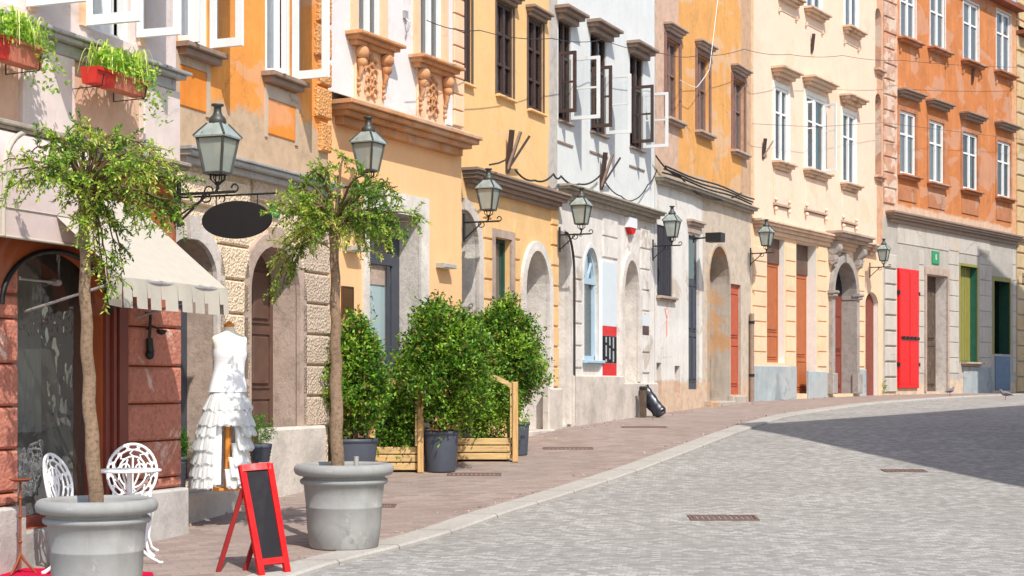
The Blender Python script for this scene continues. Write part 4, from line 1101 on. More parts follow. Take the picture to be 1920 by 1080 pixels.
mb.add(top+bot, [tuple(range(n))]+[(i, n+i, n+(i+1) % n, (i+1) % n) for i in range(n)])
tag(mb.build('carpet', M['red_carpet']), 'red carpet laid on the pavers beside the grey planter', 'carpet')

# ================================================================== lanterns
def make_lantern(label):
    root = empty('street_lantern', (0,0,0), 0, label, 'lantern', 'wall lanterns along the street')
    # local: -y points away from the wall, root at the wall plate's arm height
    b = MB()
    b.box(-.025, .025, -.02, .0, -.30, .14)
    b.bar((0,-.01,0), (0,-.60,0), .022, .026)
    b.bar((0,-.01,-.26), (0,-.30,-.02), .016, .018)
    b.tube([(0,-.30-.05*math.cos(a)-.0, -.045+.04*math.sin(a)) for a in [k*math.pi/6 for k in range(-3, 10)]], .008, 5)
    b.tube([(0,-.60-.035*math.sin(a), .035-.035*math.cos(a)) for a in [k*math.pi/6 for k in range(0, 10)]], .009, 5)
    b.tube([(0,-.40,.0),(0,-.42,.04),(0,-.42,.09)], .014, 6)
    b.build('bracket', M['black_iron'], root)
    cx, cy = 0, -.42
    cr = MB()
    for k in range(8):
        a = math.pi*k/4
        cr.tube([(cx+.02*math.cos(a),cy+.02*math.sin(a),.08),(cx+.068*math.cos(a),cy+.068*math.sin(a),.12),(cx+.072*math.cos(a),cy+.072*math.sin(a),.175)], .006, 5)
    cr.lathe([(.001,.06),(.03,.075),(.02,.10),(.001,.10)], 10, (cx,cy,0))
    cr.build('cradle', M['black_iron'], root)
    zb, zt, rb, rt = .175, .50, .086, .138
    fr = MB()
    def q(r, z): return [(cx-r,cy-r,z),(cx+r,cy-r,z),(cx+r,cy+r,z),(cx-r,cy+r,z)]
    B, T = q(rb, zb), q(rt, zt)
    for i in range(4):
        fr.bar(B[i], T[i], .022); fr.bar(B[i], B[(i+1) % 4], .022); fr.bar(T[i], T[(i+1) % 4], .028)
    fr.add(q(rb, zb), [(0,1,2,3)])
    lb = fr.build('lantern_frame', M['lamp_metal'], root)
    gl = MB()
    Bi, Ti = q(rb-.004, zb), q(rt-.004, zt)
    for i in range(4): gl.quad(Bi[i], Bi[(i+1) % 4], Ti[(i+1) % 4], Ti[i])
    gl.build('glass', M['lamp_glass'], lb)
    rf = MB()
    prof = [(.158,.495),(.162,.51),(.070,.63)]
    P = [q(r, z) for r, z in prof]
    for a, b2 in zip(P, P[1:]):
        for i in range(4): rf.quad(a[i], a[(i+1) % 4], b2[(i+1) % 4], b2[i])
    for i in range(4): rf.bar(P[1][i], P[2][i], .018, mi=1)
    rf.lathe([(.072,.62),(.082,.65),(.076,.68),(.046,.71),(.036,.74),(.034,.785),(.058,.795),(.058,.81),(.001,.82)], 14, (cx,cy,0), 1)
    rf.build('roof', [M['lamp_roof'], M['lamp_metal']], root)
    return root
LA = [  # facade, pixel column and row of the wall plate, pixel column of the lantern axis, lantern scale, label
    (B0, 326, 365, 408, 1.02, 'largest grey green lantern, hanging over the oval black sign'),
    (B2, 634, 352, 690, 1.03, 'grey green lantern behind the crown of the tree in the second grey planter'),
    (B3, 856, 418, 916, .92, 'lantern in front of the brown ledge of the pale yellow house'),
    (B4, 1041, 441, 1090, .93, 'lantern on the joint of the pale yellow and white houses'),
    (B4, 1216, 462, 1260, .92, 'lantern beside the dark shutters under the mustard house'),
    (B6, 1398, 476, 1437, .93, 'lantern above the orange brown door of the cream house'),
    (B6, 1620, 502, 1657, .93, 'lantern above the narrow red brown door near the red door'),
    (B7, 1899, 520, 1940, .93, 'lantern bracket at the edge of the shaded grey wall')]
proto = None
for f, px, py, lx, sc_, lab in LA:
    if proto is None: proto = make_lantern(lab); o = proto
    else: o = copy_tree(proto); o['label'] = lab
    L, z = f.Lz(px, py)
    # reach of the arm fixed by where the lantern axis shows
    lo, hi = .1, 1.5
    for _ in range(40):
        mid = (lo+hi)/2; w = f.world(L, mid, z)
        if w.x/w.y*FPX+CX < lx: lo = mid
        else: hi = mid
    reach = (lo+hi)/2
    o.location = f.world(L, 0, z); o.rotation_euler = (0,0,f.rz)
    o.scale = (sc_, max(.75, min(1.15, reach/.42))*1.0, sc_)
    sc_ *= .98; o.scale = (sc_, sc_, sc_)
    # a small spacer keeps the arm touching the wall when its reach differs
    if abs(reach-.42*sc_) > .02: o.location = f.world(L, reach-.42*sc_, z) if reach > .42*sc_ else f.world(L, 0, z)

# ================================================================== hanging oval sign
f = B0
L, z = f.Lz(328, 371); z2 = f.z(328, 398)
root = empty('hanging_sign', f.world(L, 0, z), f.rz, 'black oval board hanging from a thin rod under the largest lantern', 'sign')
def reach_for(f, L, z, px):
    lo, hi = 0.0, 3.0
    for _ in range(40):
        mid = (lo+hi)/2; w = f.world(L, mid, z)
        if w.x/w.y*FPX+CX < px: lo = mid
        else: hi = mid
    return (lo+hi)/2
r0, r1, rr = reach_for(f, L, z, 380), reach_for(f, L, z, 509), reach_for(f, L, z, 520)
b = MB(); b.tube([(0,0,0),(0,-rr,0)], .010, 6); b.tube([(0,0,z2-z-.06),(0,-.32,-.01)], .009, 6); b.box(-.03,.03,-.012,0,z2-z-.1,.05)
b.tube([(0,-.36+.045*math.cos(a),.045+.045*math.sin(a)) for a in [k*math.pi/6 for k in range(-3,8)]], .007, 5)
b.tube([(0,-.50+.03*math.cos(a),-.03+.03*math.sin(a)) for a in [k*math.pi/6 for k in range(0,9)]], .007, 5)
b.build('bracket', M['black_iron'], root)
cy, ry, rz_ = -(r0+r1)/2, (r1-r0)/2, .172
pn = MB(); n = 40; zc_ = -.055-rz_
for x in (-.018, .018): pn.add([(x, cy+ry*math.cos(2*math.pi*k/n), zc_+rz_*math.sin(2*math.pi*k/n)) for k in range(n)], [tuple(range(n)) if x > 0 else tuple(reversed(range(n)))])
pn.add([(x, cy+ry*math.cos(2*math.pi*k/n), zc_+rz_*math.sin(2*math.pi*k/n)) for x in (-.018,.018) for k in range(n)], [(k,(k+1) % n,n+(k+1) % n,n+k) for k in range(n)], 0, True)
pn.build('panel', M['oval_black'], root)
hk = MB()
for s_ in (-.6,.6):
    hk = MB(); hk.tube([(0,cy+ry*s_,0),(0,cy+ry*s_,zc_+rz_*.78)], .006, 5); hk.build('hanger', M['black_iron'], root)

# ================================================================== awning and canopy
f = B0
pO = .95
LD, zD = f.Lz(424, 541, pO); LC = f.L(229, pO)
zw = f.z(60, 349)
root = empty('awning', f.world(LC, 0, zD), f.rz, 'cream cloth awning with a slotted valance above the shop entrance', 'awning')
mb = MB(); nL, nP = 26, 12; vs = []
for i in range(nL+1):
    L = (LD-LC)*i/nL
    for j in range(nP+1):
        t = j/nP; sag = .05*math.sin(math.pi*t) + .006*math.sin(i*1.9)*t
        vs.append((L, -(.03+(pO-.03)*t), (zw-zD)*(1-t) - sag*.6 + .02*math.sin(math.pi*t)))
mb.add(vs, [(i*(nP+1)+j, (i+1)*(nP+1)+j, (i+1)*(nP+1)+j+1, i*(nP+1)+j+1) for i in range(nL) for j in range(nP)], 0, True)
mb.build('cloth', M['canvas'], root)
v = MB(); W = LD-LC; n = 7; hv = .235; sl = .028
pos = [W*(k+.62)/n*.985 for k in range(n)]
edges = [0]
for p_ in pos: edges += [p_-sl, p_+sl]
edges.append(W)
def vy(L): return -pO-.004-.012*math.sin(L*9)
for k in range(0, len(edges)-1):
    a, b = edges[k], edges[k+1]; slot = (k % 2 == 1)
    zb = -hv*.62 if slot else -hv
    m_ = 6
    v.add([q for i in range(m_+1) for q in ((a+(b-a)*i/m_, vy(a+(b-a)*i/m_)*1.0+.0, 0), (a+(b-a)*i/m_, vy(a+(b-a)*i/m_)-.012, zb))], [(2*i,2*i+1,2*i+3,2*i+2) for i in range(m_)], 0, True)
for L in (0, W):   # short side flaps
    v.add([(L,-pO,0),(L,-pO+.16,.10),(L,-pO+.12,-hv*.9),(L,-pO,-hv)], [(0,1,2,3)])
v.build('valance', M['canvas'], root)
fr = MB(); fr.tube([(0,-pO+.01,-.015),(W,-pO+.01,-.015)], .018, 8)
for L in (.03, W-.03): fr.tube([(L,-.02,-.25),(L,-pO+.02,-.02)], .012, 6)
fr.build('awning_frame', M['metal_ledge'], root)
# round shouldered canopy over the arched window
La, Lb = f.L(-160), f.L(186,.34); zb, zm, zt = f.z(100, 455,.34), f.z(100, 330,.34), f.z(60, 258)
root = empty('canopy', f.world(La, 0, zb), f.rz, 'pale pink round shouldered canopy over the arched shop window', 'canopy')
prof = [(.34,0),(.34,(zm-zb)*.5),(.335,(zm-zb))] + [(.335-.305*(1-math.cos(.5*math.pi*k/6)), (zm-zb)+(zt-zm)*math.sin(.5*math.pi*k/6)) for k in range(1,7)]
mb = MB(); W = Lb-La
mb.add([(L,-o,z) for L in [W*i/20 for i in range(21)] for o, z in prof], [(i*len(prof)+j,(i+1)*len(prof)+j,(i+1)*len(prof)+j+1,i*len(prof)+j+1) for i in range(20) for j in range(len(prof)-1)], 0, True)
for L in (0, W): mb.add([(L,-o,z) for o, z in prof]+[(L,-.0,zt-zb),(L,-.0,0)], [tuple(range(len(prof)+2))])
mb.build('cloth', M['canvas_pink'], root)
rb = MB(); rb.tube([(0,-.345,(zm-zb)*.42),(W,-.345,(zm-zb)*.42)], .006, 5); rb.tube([(0,-.345,.0),(W,-.345,.0)], .012, 6)
L5 = f.L(6,.35)-La; R5 = f.L(112,.35)-La
rb.tube([(L5,-.35,0),(L5,-.352,.25),(L5+.02,-.352,(zm-zb)*.8)]+[(L5+(R5-L5)*(1-math.cos(.5*math.pi*k/8)), -.35+.30*(k/8)**2, (zm-zb)*.8+(zt-zb-(zm-zb)*.8)*math.sin(.5*math.pi*k/8)) for k in range(1,9)], .02, 6)
rb.build('seam', M['canvas'], root)

# ================================================================== plants
def leaf_quad(mb, p, d, up, ln, wd, mi, bend=.15):
    d = d.normalized(); s_ = d.cross(up)
    if s_.length < 1e-4: s_ = d.orthogonal()
    s_.normalize(); u = s_.cross(d)
    a = p; b = p + d*ln*.5 + s_*wd*.5 + u*bend*ln*.3; c = p + d*ln - u*bend*ln*.2; e = p + d*ln*.5 - s_*wd*.5 + u*bend*ln*.3
    mb.add([a, b, c, e], [(0,1,2,3)], mi)
def rv(r=rnd):
    while True:
        v_ = Vector((r.uniform(-1,1), r.uniform(-1,1), r.uniform(-1,1)))
        if .05 < v_.length < 1: return v_.normalized()
def acacia(root, top, tips, scale_r=1, seed=3, extra=16, leaflet=.034):
    r = random.Random(seed); lv = MB(); br = MB()
    allb = list(tips)
    for k in range(extra):
        t = r.choice(tips); q = top + (t-top)*r.uniform(.45,.85) + Vector((r.uniform(-.12,.12), r.uniform(-.32,.32), r.uniform(-.02,.14)))
        allb.append(q)
    for t in allb:
        d = t-top; h = Vector((d.x, d.y, 0)); lift = .06+.10*r.random()
        c1 = top + h*.26 + Vector((0,0,max(.03,d.z*.75)+lift)); c2 = top + h*.78 + Vector((0,0,d.z+lift*.5 if d.z > 0 else d.z*.35+lift))
        pts = []
        for i in range(13):
            s_ = i/12; pts.append(top*(1-s_)**3 + c1*3*s_*(1-s_)**2 + c2*3*s_*s_*(1-s_) + t*s_**3 + Vector((r.uniform(-1,1),r.uniform(-1,1),r.uniform(-1,1)))*.010)
        br.tube(pts, [.013*(1-s_/13)+.003 for s_ in range(13)], 5)
        tone = r.choice([0,1,1,2])
        for i in range(2, 13):
            for rep in range(3 if i > 5 else 1):
                if r.random() < .50: continue
                p0 = pts[i] + (pts[i-1]-pts[i])*r.random()
                dirn = (pts[i]-pts[i-1]).normalized()*.55 + rv(r)*.8 + Vector((0,0,-.10))
                tl = r.uniform(.10,.24)
                p1 = p0 + dirn.normalized()*tl*.5; p2 = p0 + dirn.normalized()*tl + Vector((0,0,-tl*.22))
                br.tube([p0,p1,p2], .0028, 3, caps=False)
                n = int(tl/.0145)
                for k in range(n):
                    s_ = (k+.6)/n; q = p0*(1-s_)**2 + p1*2*s_*(1-s_) + p2*s_*s_
                    ax = (p2-p0).normalized(); side = ax.cross(rv(r))
                    for sg in (-1, 1):
                        mi = min(3, max(0, tone + r.choice([-1,0,0,0,1,1]) + (1 if r.random() < .10 else 0)))
                        leaf_quad(lv, q, side*sg + ax*.6 + rv(r)*.3, Vector((0,0,1))+rv(r)*.5, leaflet*r.uniform(.5,1.5), leaflet*.52, mi)
    c = lv.build('crown', LEAF_TREE, root); b_ = br.build('branch', M['twig'], root)
    return c
def big_pot(root, Rm, H, gap=True):
    k = Rm/.435
    pr = [(0,0),(.29,0),(.30,.012),(.325,.20),(.332,.35),(.335,.355),(.331,.362),(.342,.46),(.352,.545),(.372,.552),(.385,.568),(.385,.585),(.372,.597),(.36,.600),(.355,.612),(.37,.622),
          (.40,.626),(.425,.640),(.436,.665),(.436,.688),(.424,.712),(.405,.724),(.385,.726),(.368,.716),(.36,.70),(.355,.62),(.30,.60)]
    pr = [(a*k, b*H/.726) for a, b in pr]
    mb = MB(); mb.lathe(pr, 56); mb.build('pot', M['pot_grey'], root)
    s = MB(); n = 40; vs = [(0,0,.66*H/.726)]
    rr = .36*k
    for ring in range(1,5):
        for a in range(n): vs.append((rr*ring/4*math.cos(2*math.pi*a/n), rr*ring/4*math.sin(2*math.pi*a/n), .655*H/.726+rnd.uniform(-.012,.016)))
    fs = [(0,1+a,1+(a+1) % n) for a in range(n)]
    for ring in range(3): fs += [(1+ring*n+a, 1+(ring+1)*n+a, 1+(ring+1)*n+(a+1) % n, 1+ring*n+(a+1) % n) for a in range(n)]
    s.add(vs, fs); s.build('soil', M['soil'], root)
def potted_tree(px, pbase, rimpx, label, trunk_px, tips_px, seed, flat=.55):
    g = ground_at(px, pbase); Y = g.y; s_ = FPX/Y
    root = empty('potted_tree', g, 0, label, 'tree', 'weeping trees in round grey planters')
    Rm = rimpx/s_/2; H = Rm/.435*.735
    big_pot(root, Rm, H)
    pts = [at(x, y, Y)-g for x, y in trunk_px]
    r0, r1 = 14/s_, 9/s_
    if seed == 5: r0, r1 = 13/s_, 8/s_
    n = 26; tp = []
    for i in range(n+1):
        t = i/n*(len(pts)-1); k = min(int(t), len(pts)-2); tp.append(pts[k].lerp(pts[k+1], t-k) + Vector((.006*math.sin(i*1.3), .006*math.cos(i*1.7), 0)))
    tp[0].z = .60*H/.726
    tb = MB(); tb.tube(tp, [(r0+(r1-r0)*i/n)*(1+.09*noise.noise(Vector((i*.9, seed, 0)))) + (.012 if i > n-2 else 0) for i in range(n+1)], 14)
    top = tp[-1]
    for k in range(7):
        a = 2*math.pi*k/7; tb.tube([top-Vector((0,0,.05)), top+Vector((.05*math.cos(a), .05*math.sin(a), .03)), top+Vector((.13*math.cos(a), .13*math.sin(a), .10))], [.03,.022,.012], 6)
    tb.build('trunk', M['bark'], root)
    r = random.Random(seed)
    tips = [at(x, y, Y + (dy if dy is not None else r.uniform(-flat, flat)))-g for x, y, dy in tips_px]
    acacia(root, top, tips, seed=seed, extra=5, leaflet=.036)
    return root, g, H
N_ = None
t1, g1, H1 = potted_tree(182, 1124, 224, 'weeping tree with a tall bare trunk in the grey planter by the white chairs', [(180,940),(168,760),(160,560),(158,370)],
    [(8,300,.0),(16,322,-.2),(40,345,.1),(60,285,.3),(95,262,N_),(120,275,N_),(150,248,N_),(185,255,N_),(225,262,N_),(265,272,N_),(300,285,N_),(325,310,N_),(345,340,.1),(340,390,0.),(330,435,-.1),(345,425,.2),(310,395,N_),(280,360,N_),(250,330,N_),(90,330,N_),(70,320,N_),(120,330,-.4),
     (205,335,N_),(262,400,N_),(215,470,.1),(192,520,.0),(232,515,.1),(180,480,-.1),(205,540,.0),(300,325,-.4),(240,300,-.5)], 11)
t2, g2, H2 = potted_tree(645, 1026, 186, 'weeping tree with a slim trunk in the grey planter beside the red easel', [(632,880),(630,720),(629,580),(627,435)],
    [(520,385,N_),(530,400,.2),(545,360,N_),(560,345,N_),(590,330,N_),(600,318,N_),(650,300,N_),(690,330,N_),(730,345,N_),(745,352,.1),(760,375,N_),(785,402,.0),(770,420,-.1),(750,440,.2),(715,440,N_),(690,430,N_),(705,415,-.3),(690,470,.1),(655,455,N_),(560,430,N_),(570,410,N_),(540,372,-.3),
     (515,540,.3),(530,535,.35),(520,490,.3),(545,520,.35),(560,470,.3),(600,440,-.3),(730,400,-.4),(670,380,-.5)], 5)
lb_ = MB(); lb_.box(-.03,.03,-.02,.02,.0,.045); 
p_ = at(668, 858, g2.y)-g2; lb2 = MB(); lb2.tube([p_-Vector((0,0,.12)), p_+Vector((0,0,.01))], .022, 8); lb2.build('water_pipe', M['lamp_grey'], t2)

def bush(root, c, rx, ry, rz, n, seed, stems=True, leaf=.060, mats=None, taper=.35, lumps=9, rusty=.06, name='foliage'):
    r = random.Random(seed); mb = MB(); mats = mats or LEAF_BUSH
    lp = []
    for k in range(lumps):
        d = rv(r); lp.append((Vector((d.x*rx*.50, d.y*ry*.50, d.z*rz*.62)), r.uniform(.42,.62)))
    tw = MB()
    def surf(d):   # uneven outline
        q = 1 + .42*noise.noise(d*2.1 + Vector((seed*1.37,0,0))) + .26*noise.noise(d*5 + Vector((0,seed*.71,0)))
        return q
    cnt = 0
    while cnt < n:
        d = rv(r); rad = surf(d)*(r.random()**.36)
        p = Vector((d.x*rx*rad, d.y*ry*rad, d.z*rz*rad))
        t = (p.z+rz)/(2*rz)
        k = 1 - taper*max(0, t-.35)/.65 if t > .35 else 1 - .22*(.35-t)/.35
        p.x *= k; p.y *= k
        q = noise.noise(p*5.5 + Vector((seed*3,0,0)))
        if q < -.22 and r.random() < .6: continue
        base = c + p
        g_ = noise.noise(p*3.2 + Vector((0,seed*2,5)))
        # little sprig of leaves
        ax = (Vector((d.x, d.y, d.z*.6+.35)) + rv(r)*.6).normalized()
        if r.random() < .07: base += ax*r.uniform(.02,.11)
        for m_ in range(5):
            mi = 1 if g_ < .05 else 2
            u = r.random()
            if u < .30: mi = 0
            elif u > .86: mi = 2
            if len(mats) > 3 and r.random() < rusty: mi = 3
            mi = min(mi, len(mats)-1)
            leaf_quad(mb, base + ax*leaf*.45*m_, ax*.5 + rv(r)*1.0, Vector((0,0,1)) + rv(r)*.8, leaf*r.uniform(.65,1.2), leaf*.5, mi)
        if stems and cnt % 6 == 0: tw.tube([base-ax*.10, base+ax*leaf*2], .0025, 3, caps=False)
        cnt += 1
    fo = mb.build(name, mats, root)
    if stems:
        for k in range(7):
            a = r.uniform(0, 6.28); tw.tube([c+Vector((.04*math.cos(a),.04*math.sin(a),-rz*1.12)), c+Vector((.12*rx*math.cos(a),.12*ry*math.sin(a),-rz*.5)), c+Vector((.45*rx*math.cos(a),.45*ry*math.sin(a),.0)), c+Vector((.5*rx*math.cos(a),.5*ry*math.sin(a),rz*.6))], [.012,.01,.007,.003], 5)
        tw.build('stem', M['twig'], root)
    return fo
def plastic_pot(root, rt, h, mat='pot_dark', ribs=0):
    mb = MB(); rb = rt*.76
    pr = [(0,0),(rb,0),(rb+.004,.01)]
    if ribs:
        for k in range(ribs): 
            t = (k+.5)/ribs; pr += [(rb+(rt-rb)*t-.004, h*(t-.2/ribs)*.9+.01), (rb+(rt-rb)*t+.006, h*t*.9+.01)]
    pr += [(rt-.012,h-.05),(rt-.012,h-.045),(rt,h-.04),(rt,h),(rt-.015,h),(rt-.02,h-.05)]
    mb.lathe(pr, 32); mb.build('pot', M[mat], root)
    s = MB(); s.lathe([(rt-.015,h-.055),(rt*.5,h-.045),(.001,h-.04)], 24); s.build('soil', M['soil'], root)
def potted_shrub(px, py, potw, poth, top_y, lx, rx_, label, seed, n, c_off=0):
    g = ground_at(px, py); s_ = FPX/g.y
    root = empty('potted_shrub', g, 0, label, 'shrub', 'tall shrubs in dark grey pots')
    h = poth/s_; plastic_pot(root, potw/s_/2, h)
    zt = (py-top_y)/s_; rz = (zt-h)/2*1.0; w = (rx_-lx)/s_/2
    cx_ = ((lx+rx_)/2-px)/s_
    bush(root, Vector((cx_, 0, h+rz*1.02)), w*1.0, w*.9, rz*.93, n, seed)
    return root
potted_shrub(662, 902, 96, 80, 600, 598, 728, 'tall shrub in a dark pot behind the slim tree trunk', 21, 3000)
potted_shrub(826, 884, 72, 76, 566, 736, 925, 'broadest tall shrub in a dark pot between the two wooden planters', 22, 4600)
potted_shrub(971, 853, 46, 62, 560, 872, 1020, 'tall shrub in a narrow dark pot behind the second wooden planter', 23, 4400)

def wooden_planter(pl, pr_, pbase, ptop, label, seed, post_r, post_l, scr_top, bush_rect):
    g = ground_at((pl+pr_)/2, pbase); s_ = FPX/g.y
    root = empty('wooden_planter', g, 0, label, 'planter', 'wooden planter boxes with screens')
    x0, x1 = (pl-(pl+pr_)/2)/s_, (pr_-(pl+pr_)/2)/s_; h = (pbase-ptop)/s_
    D = .48
    mb = MB(); nb = 3
    for k in range(nb):
        z0, z1 = .03+(h-.03)*k/nb, .03+(h-.03)*(k+1)/nb-.012
        mb.bevbox(x0, x1-.05, 0, .028, z0, z1, .006)
        mb.box(x0, x1, D-.028, D, z0, z1); mb.box(x0, x0+.028, .028, D-.028, z0, z1); mb.box(x1-.05, x1-.02, .005, D-.028, z0, z1)
    mb.box(x0+.03, x1-.05, .03, D-.03, .04, .06)
    for k in range(nb): mb.box(x1-.05, x1+.012, -.004, .03, .03+(h-.03)*k/nb+.012, .03+(h-.03)*(k+1)/nb-.025)
    mb.build('box', M['pine'], root)
    s = MB(); s.box(x0+.03, x1-.05, .03, D-.03, .06, h-.04); s.build('soil', M['soil'], root)
    H1_ = (pbase-scr_top)/s_
    pw = .075
    xr = (post_r-(pl+pr_)/2)/s_; xl = (post_l-(pl+pr_)/2)/s_
    for x in (xl, xr):
        p = MB(); p.bevbox(x-pw/2, x+pw/2, -.085, -.008, .0, H1_ if x == xr else H1_*.96, .008); p.build('post', M['pine_post'], root)
    sc_m = MB(); n = 14
    arc = []
    for i in range(n+1):
        t = i/n; x = xl+pw/2+(xr-xl-pw)*t; arc.append((x, H1_-.06+.14*math.sin(math.pi*min(1,t*1.0))*1.0))
    for i in range(n): sc_m.bar((arc[i][0],-.045,arc[i][1]), (arc[i+1][0],-.045,arc[i+1][1]), .035, .06)
    sc_m.box(xl+pw/2, xl+pw/2+.03, -.06, -.03, h, H1_-.06); sc_m.box(xr-pw/2-.03, xr-pw/2, -.06, -.03, h, H1_-.06)
    sc_m.build('screen', M['pine'], root)
    bx0, bx1, by0, by1 = bush_rect
    cx_ = ((bx0+bx1)/2-(pl+pr_)/2)/s_; w = (bx1-bx0)/s_/2; zt, zb = (pbase-by0)/s_, (pbase-by1)/s_
    bush(root, Vector((cx_, D*.42, (zt+zb)/2)), w, D*.62, (zt-zb)/2, 1900, seed, leaf=.044, taper=.15, mats=LEAF_HEDGE)
    return root
wooden_planter(698, 790, 886, 836, 'wooden planter box nearest the grey planter, its screen post standing clear of the leaves', 31, 789, 694, 726, (690, 786, 698, 872))
wooden_planter(846, 958, 866, 820, 'second wooden planter box with trailing leaves beside the broad shrub', 32, 966, 852, 716, (846, 972, 694, 834))

# small potted box plants by the dress
for px, py, w, h, top, lab, sd, rb in ((488, 866, 44, 34, 776, 'small bright green bush in a ribbed dark pot behind the white dress', 41, 5), (338, 940, 22, 84, 806, 'thin green plant in a tall dark pot behind the pink pier', 42, 8)):
    Y = 16.45 if sd == 41 else 15.75
    p = at(px, py, Y); s_ = FPX/Y
    root = empty('potted_plant', p, 0, lab, 'plant')
    plastic_pot(root, w/s_/2, h/s_, ribs=rb)
    hh = (py-h-top)/s_/2
    bush(root, Vector((0,0,h/s_+hh*.95)), w/s_*.56, w/s_*.5, hh, 300, sd, leaf=.022, mats=LEAF_BOX, taper=.3, stems=False)
    if sd == 41:
        pass
# weed at the wall foot
p = ground_at(1641, 741); root = empty('weed', p, 0, 'green weed growing at the wall foot beside the red door', 'weed')
bush(root, Vector((0,0,.22)), .26, .2, .24, 160, 51, leaf=.06, mats=LEAF_BOX, stems=False, name='leaves')

# flower boxes on the ledge
def flower_box(f, xa, xb, ytop, ybot, o, label, red_px, seed):
    La_, Lb_ = f.L(xa, o), f.L(xb, o); xm = (xa+xb)/2
    zt, zb = f.z(xm, ytop, o), f.z(xm, ybot, o); W = Lb_-La_
    root = empty('flower_box', f.world(La_, 0, zb), f.rz, label, 'flower box', 'flower boxes hung from the shop ledge')
    H = zt-zb; d = .17
    mb = MB()
    def pr(x0, x1, mi):
        mb.add([(x0,-o+.02,0),(x1,-o+.02,0),(x1,-o+d-.02,0),(x0,-o+d-.02,0),(x0,-o,H),(x1,-o,H),(x1,-o+d,H),(x0,-o+d,H)], [(0,3,2,1),(0,1,5,4),(1,2,6,5),(2,3,7,6),(3,0,4,7)], mi)
        mb.box(x0-.004, x1+.004, -o-.012, -o, H-.03, H, mi)
    r_ = W*red_px
    pr(0, r_, 1); pr(r_+.002, W, 0)
    mb.build('box', [M['terracotta'], M['box_red']], root)
    s = MB(); s.box(.01, W-.01, -o+.015, -o+d-.015, H*.6, H-.02); s.build('soil', M['soil'], root)
    h = MB()
    for x in (.06, W-.06):
        h = MB(); h.tube([(x,0,H+.25),(x,-.03,H+.25),(x,-.03,-.03),(x,-o,-.02),(x,-o-.02,H*.6)], .006, 5); h.build('hanger', M['black_iron'], root)
    h = MB(); h.tube([(-.12,-.01,H*.9),(.02,-.02,H*.9)], .006, 5); h.tube([(-.10,-.012,H*.9),(-.10,-.012,-.28),(-.02,-.012,-.30)], .005, 5)
    h.build('rail', M['black_iron'], root)
    r = random.Random(seed); lv = MB()
    for k in range(190):
        b = Vector((r.uniform(.10, W-.02), -o+d*r.uniform(.2,.8), H-.02)); a = r.uniform(0, 6.28)
        r_d = r.uniform(-.04,.07); ln = r.uniform(.14,.36); out = Vector((math.cos(a)*.95, math.sin(a)*.6-.05, 0)); 
        hgt = r.uniform(.10,.30); n = 7; pts = []
        for i in range(n+1):
            t = i/n; pts.append(b + out*ln*.75*t + Vector((0,0,hgt*4*t*(1-t)*.95 + (-r_d*t*t))))
        wv = out.cross(Vector((0,0,1))).normalized(); w0 = r.uniform(.008,.014)
        mi = r.choice([0,0,1,1,1,2])
        vs = [q for i, p_ in enumerate(pts) for q in (p_-wv*w0*(1-i/n*.85), p_+wv*w0*(1-i/n*.85))]
        lv.add(vs, [(2*i,2*i+1,2*i+3,2*i+2) for i in range(n)], mi, True)
    for k in range(760):
        x = r.uniform(.05, W+.10); t = r.random(); b = Vector((x, -o+d*r.uniform(-.25,.9)-.02, H+.17*r.random()-.20*t*t*(1 if x > W*.72 else .15)))
        if k % 9 == 0: b = Vector((W+r.uniform(-.12,.28), -o+r.uniform(-.08,.1), H-.05-r.uniform(0,.28)))
        leaf_quad(lv, b, rv(r)+Vector((0,-.5,-.2)), Vector((0,0,1))+rv(r)*.6, r.uniform(.03,.055), .030, r.choice([2,2,0,2]))
    lv.build('plant', LEAF_SPIDER, root)
flower_box(B0, 183, 278, 138, 168, .34, 'flower box of red and terracotta with spider plants above the cream awning', .36, 61)
flower_box(B0, -40, 82, 70, 112, .34, 'flower box with spider plants cut by the picture edge above the pink canopy', .48, 62)

# ================================================================== easel board
g = ground_at(517, 1078); s_ = FPX/g.y
root = empty('easel_sign', g, 0, 'red framed black menu board standing on the pavers', 'menu board')
# the board leans back; its foot points in pixels are turned into points on the ground and a tilted plane above
A = ground_at(487, 1080)-g; Bq = ground_at(542, 1073)-g
u = (Bq-A); W = .0
tl, tr_ = at(449, 874, g.y+.24)-g, at(508, 869, g.y+.30)-g
def P(a, b): # a across 0..1, b up 0..1
    lo = A.lerp(Bq, a); hi = tl.lerp(tr_, a); return lo.lerp(hi, b)
nrm = (Bq-A).cross(tl-A).normalized()
fr = MB(); 
fr.bar(P(.06,0), P(.06,1), .05, .035, nrm); fr.bar(P(.94,0), P(.94,1), .05, .035, nrm)
fr.bar(P(.02,.975), P(.98,.975), .037, .055, nrm.cross(P(1,1)-P(0,1))); fr.bar(P(.1,.115), P(.9,.115), .033, .05, nrm.cross(P(1,1)-P(0,1)))
fr.build('frame', M['red_frame'], root)
bd = MB(); q4 = [P(.09,.13), P(.91,.13), P(.91,.96), P(.09,.96)]
bd.add([v_+nrm*e for e in (.006,-.006) for v_ in q4], [(0,1,2,3),(7,6,5,4),(0,4,5,1),(1,5,6,2),(2,6,7,3),(3,7,4,0)])
bd.build('board', M['blackboard'], root)
rl = MB(); C1 = ground_at(409, 1072)-g; C2 = C1 + (Bq-A)*.95 + Vector((0,.0,0)); C2.z = gz(g.y+C2.y)-g.z
back = -nrm*.03 if nrm.y < 0 else nrm*.03
rl.bar(C1, P(.04,.80)+back, .03, .035); rl.build('leg', M['red_dark'], root)
rl = MB(); C2 = C1 + (P(.9,.8)-P(.04,.80)); C2.z = gz(g.y+C2.y)-g.z
rl.bar(C2, P(.94,.80)+back, .03, .035); rl.build('leg', M['red_dark'], root)

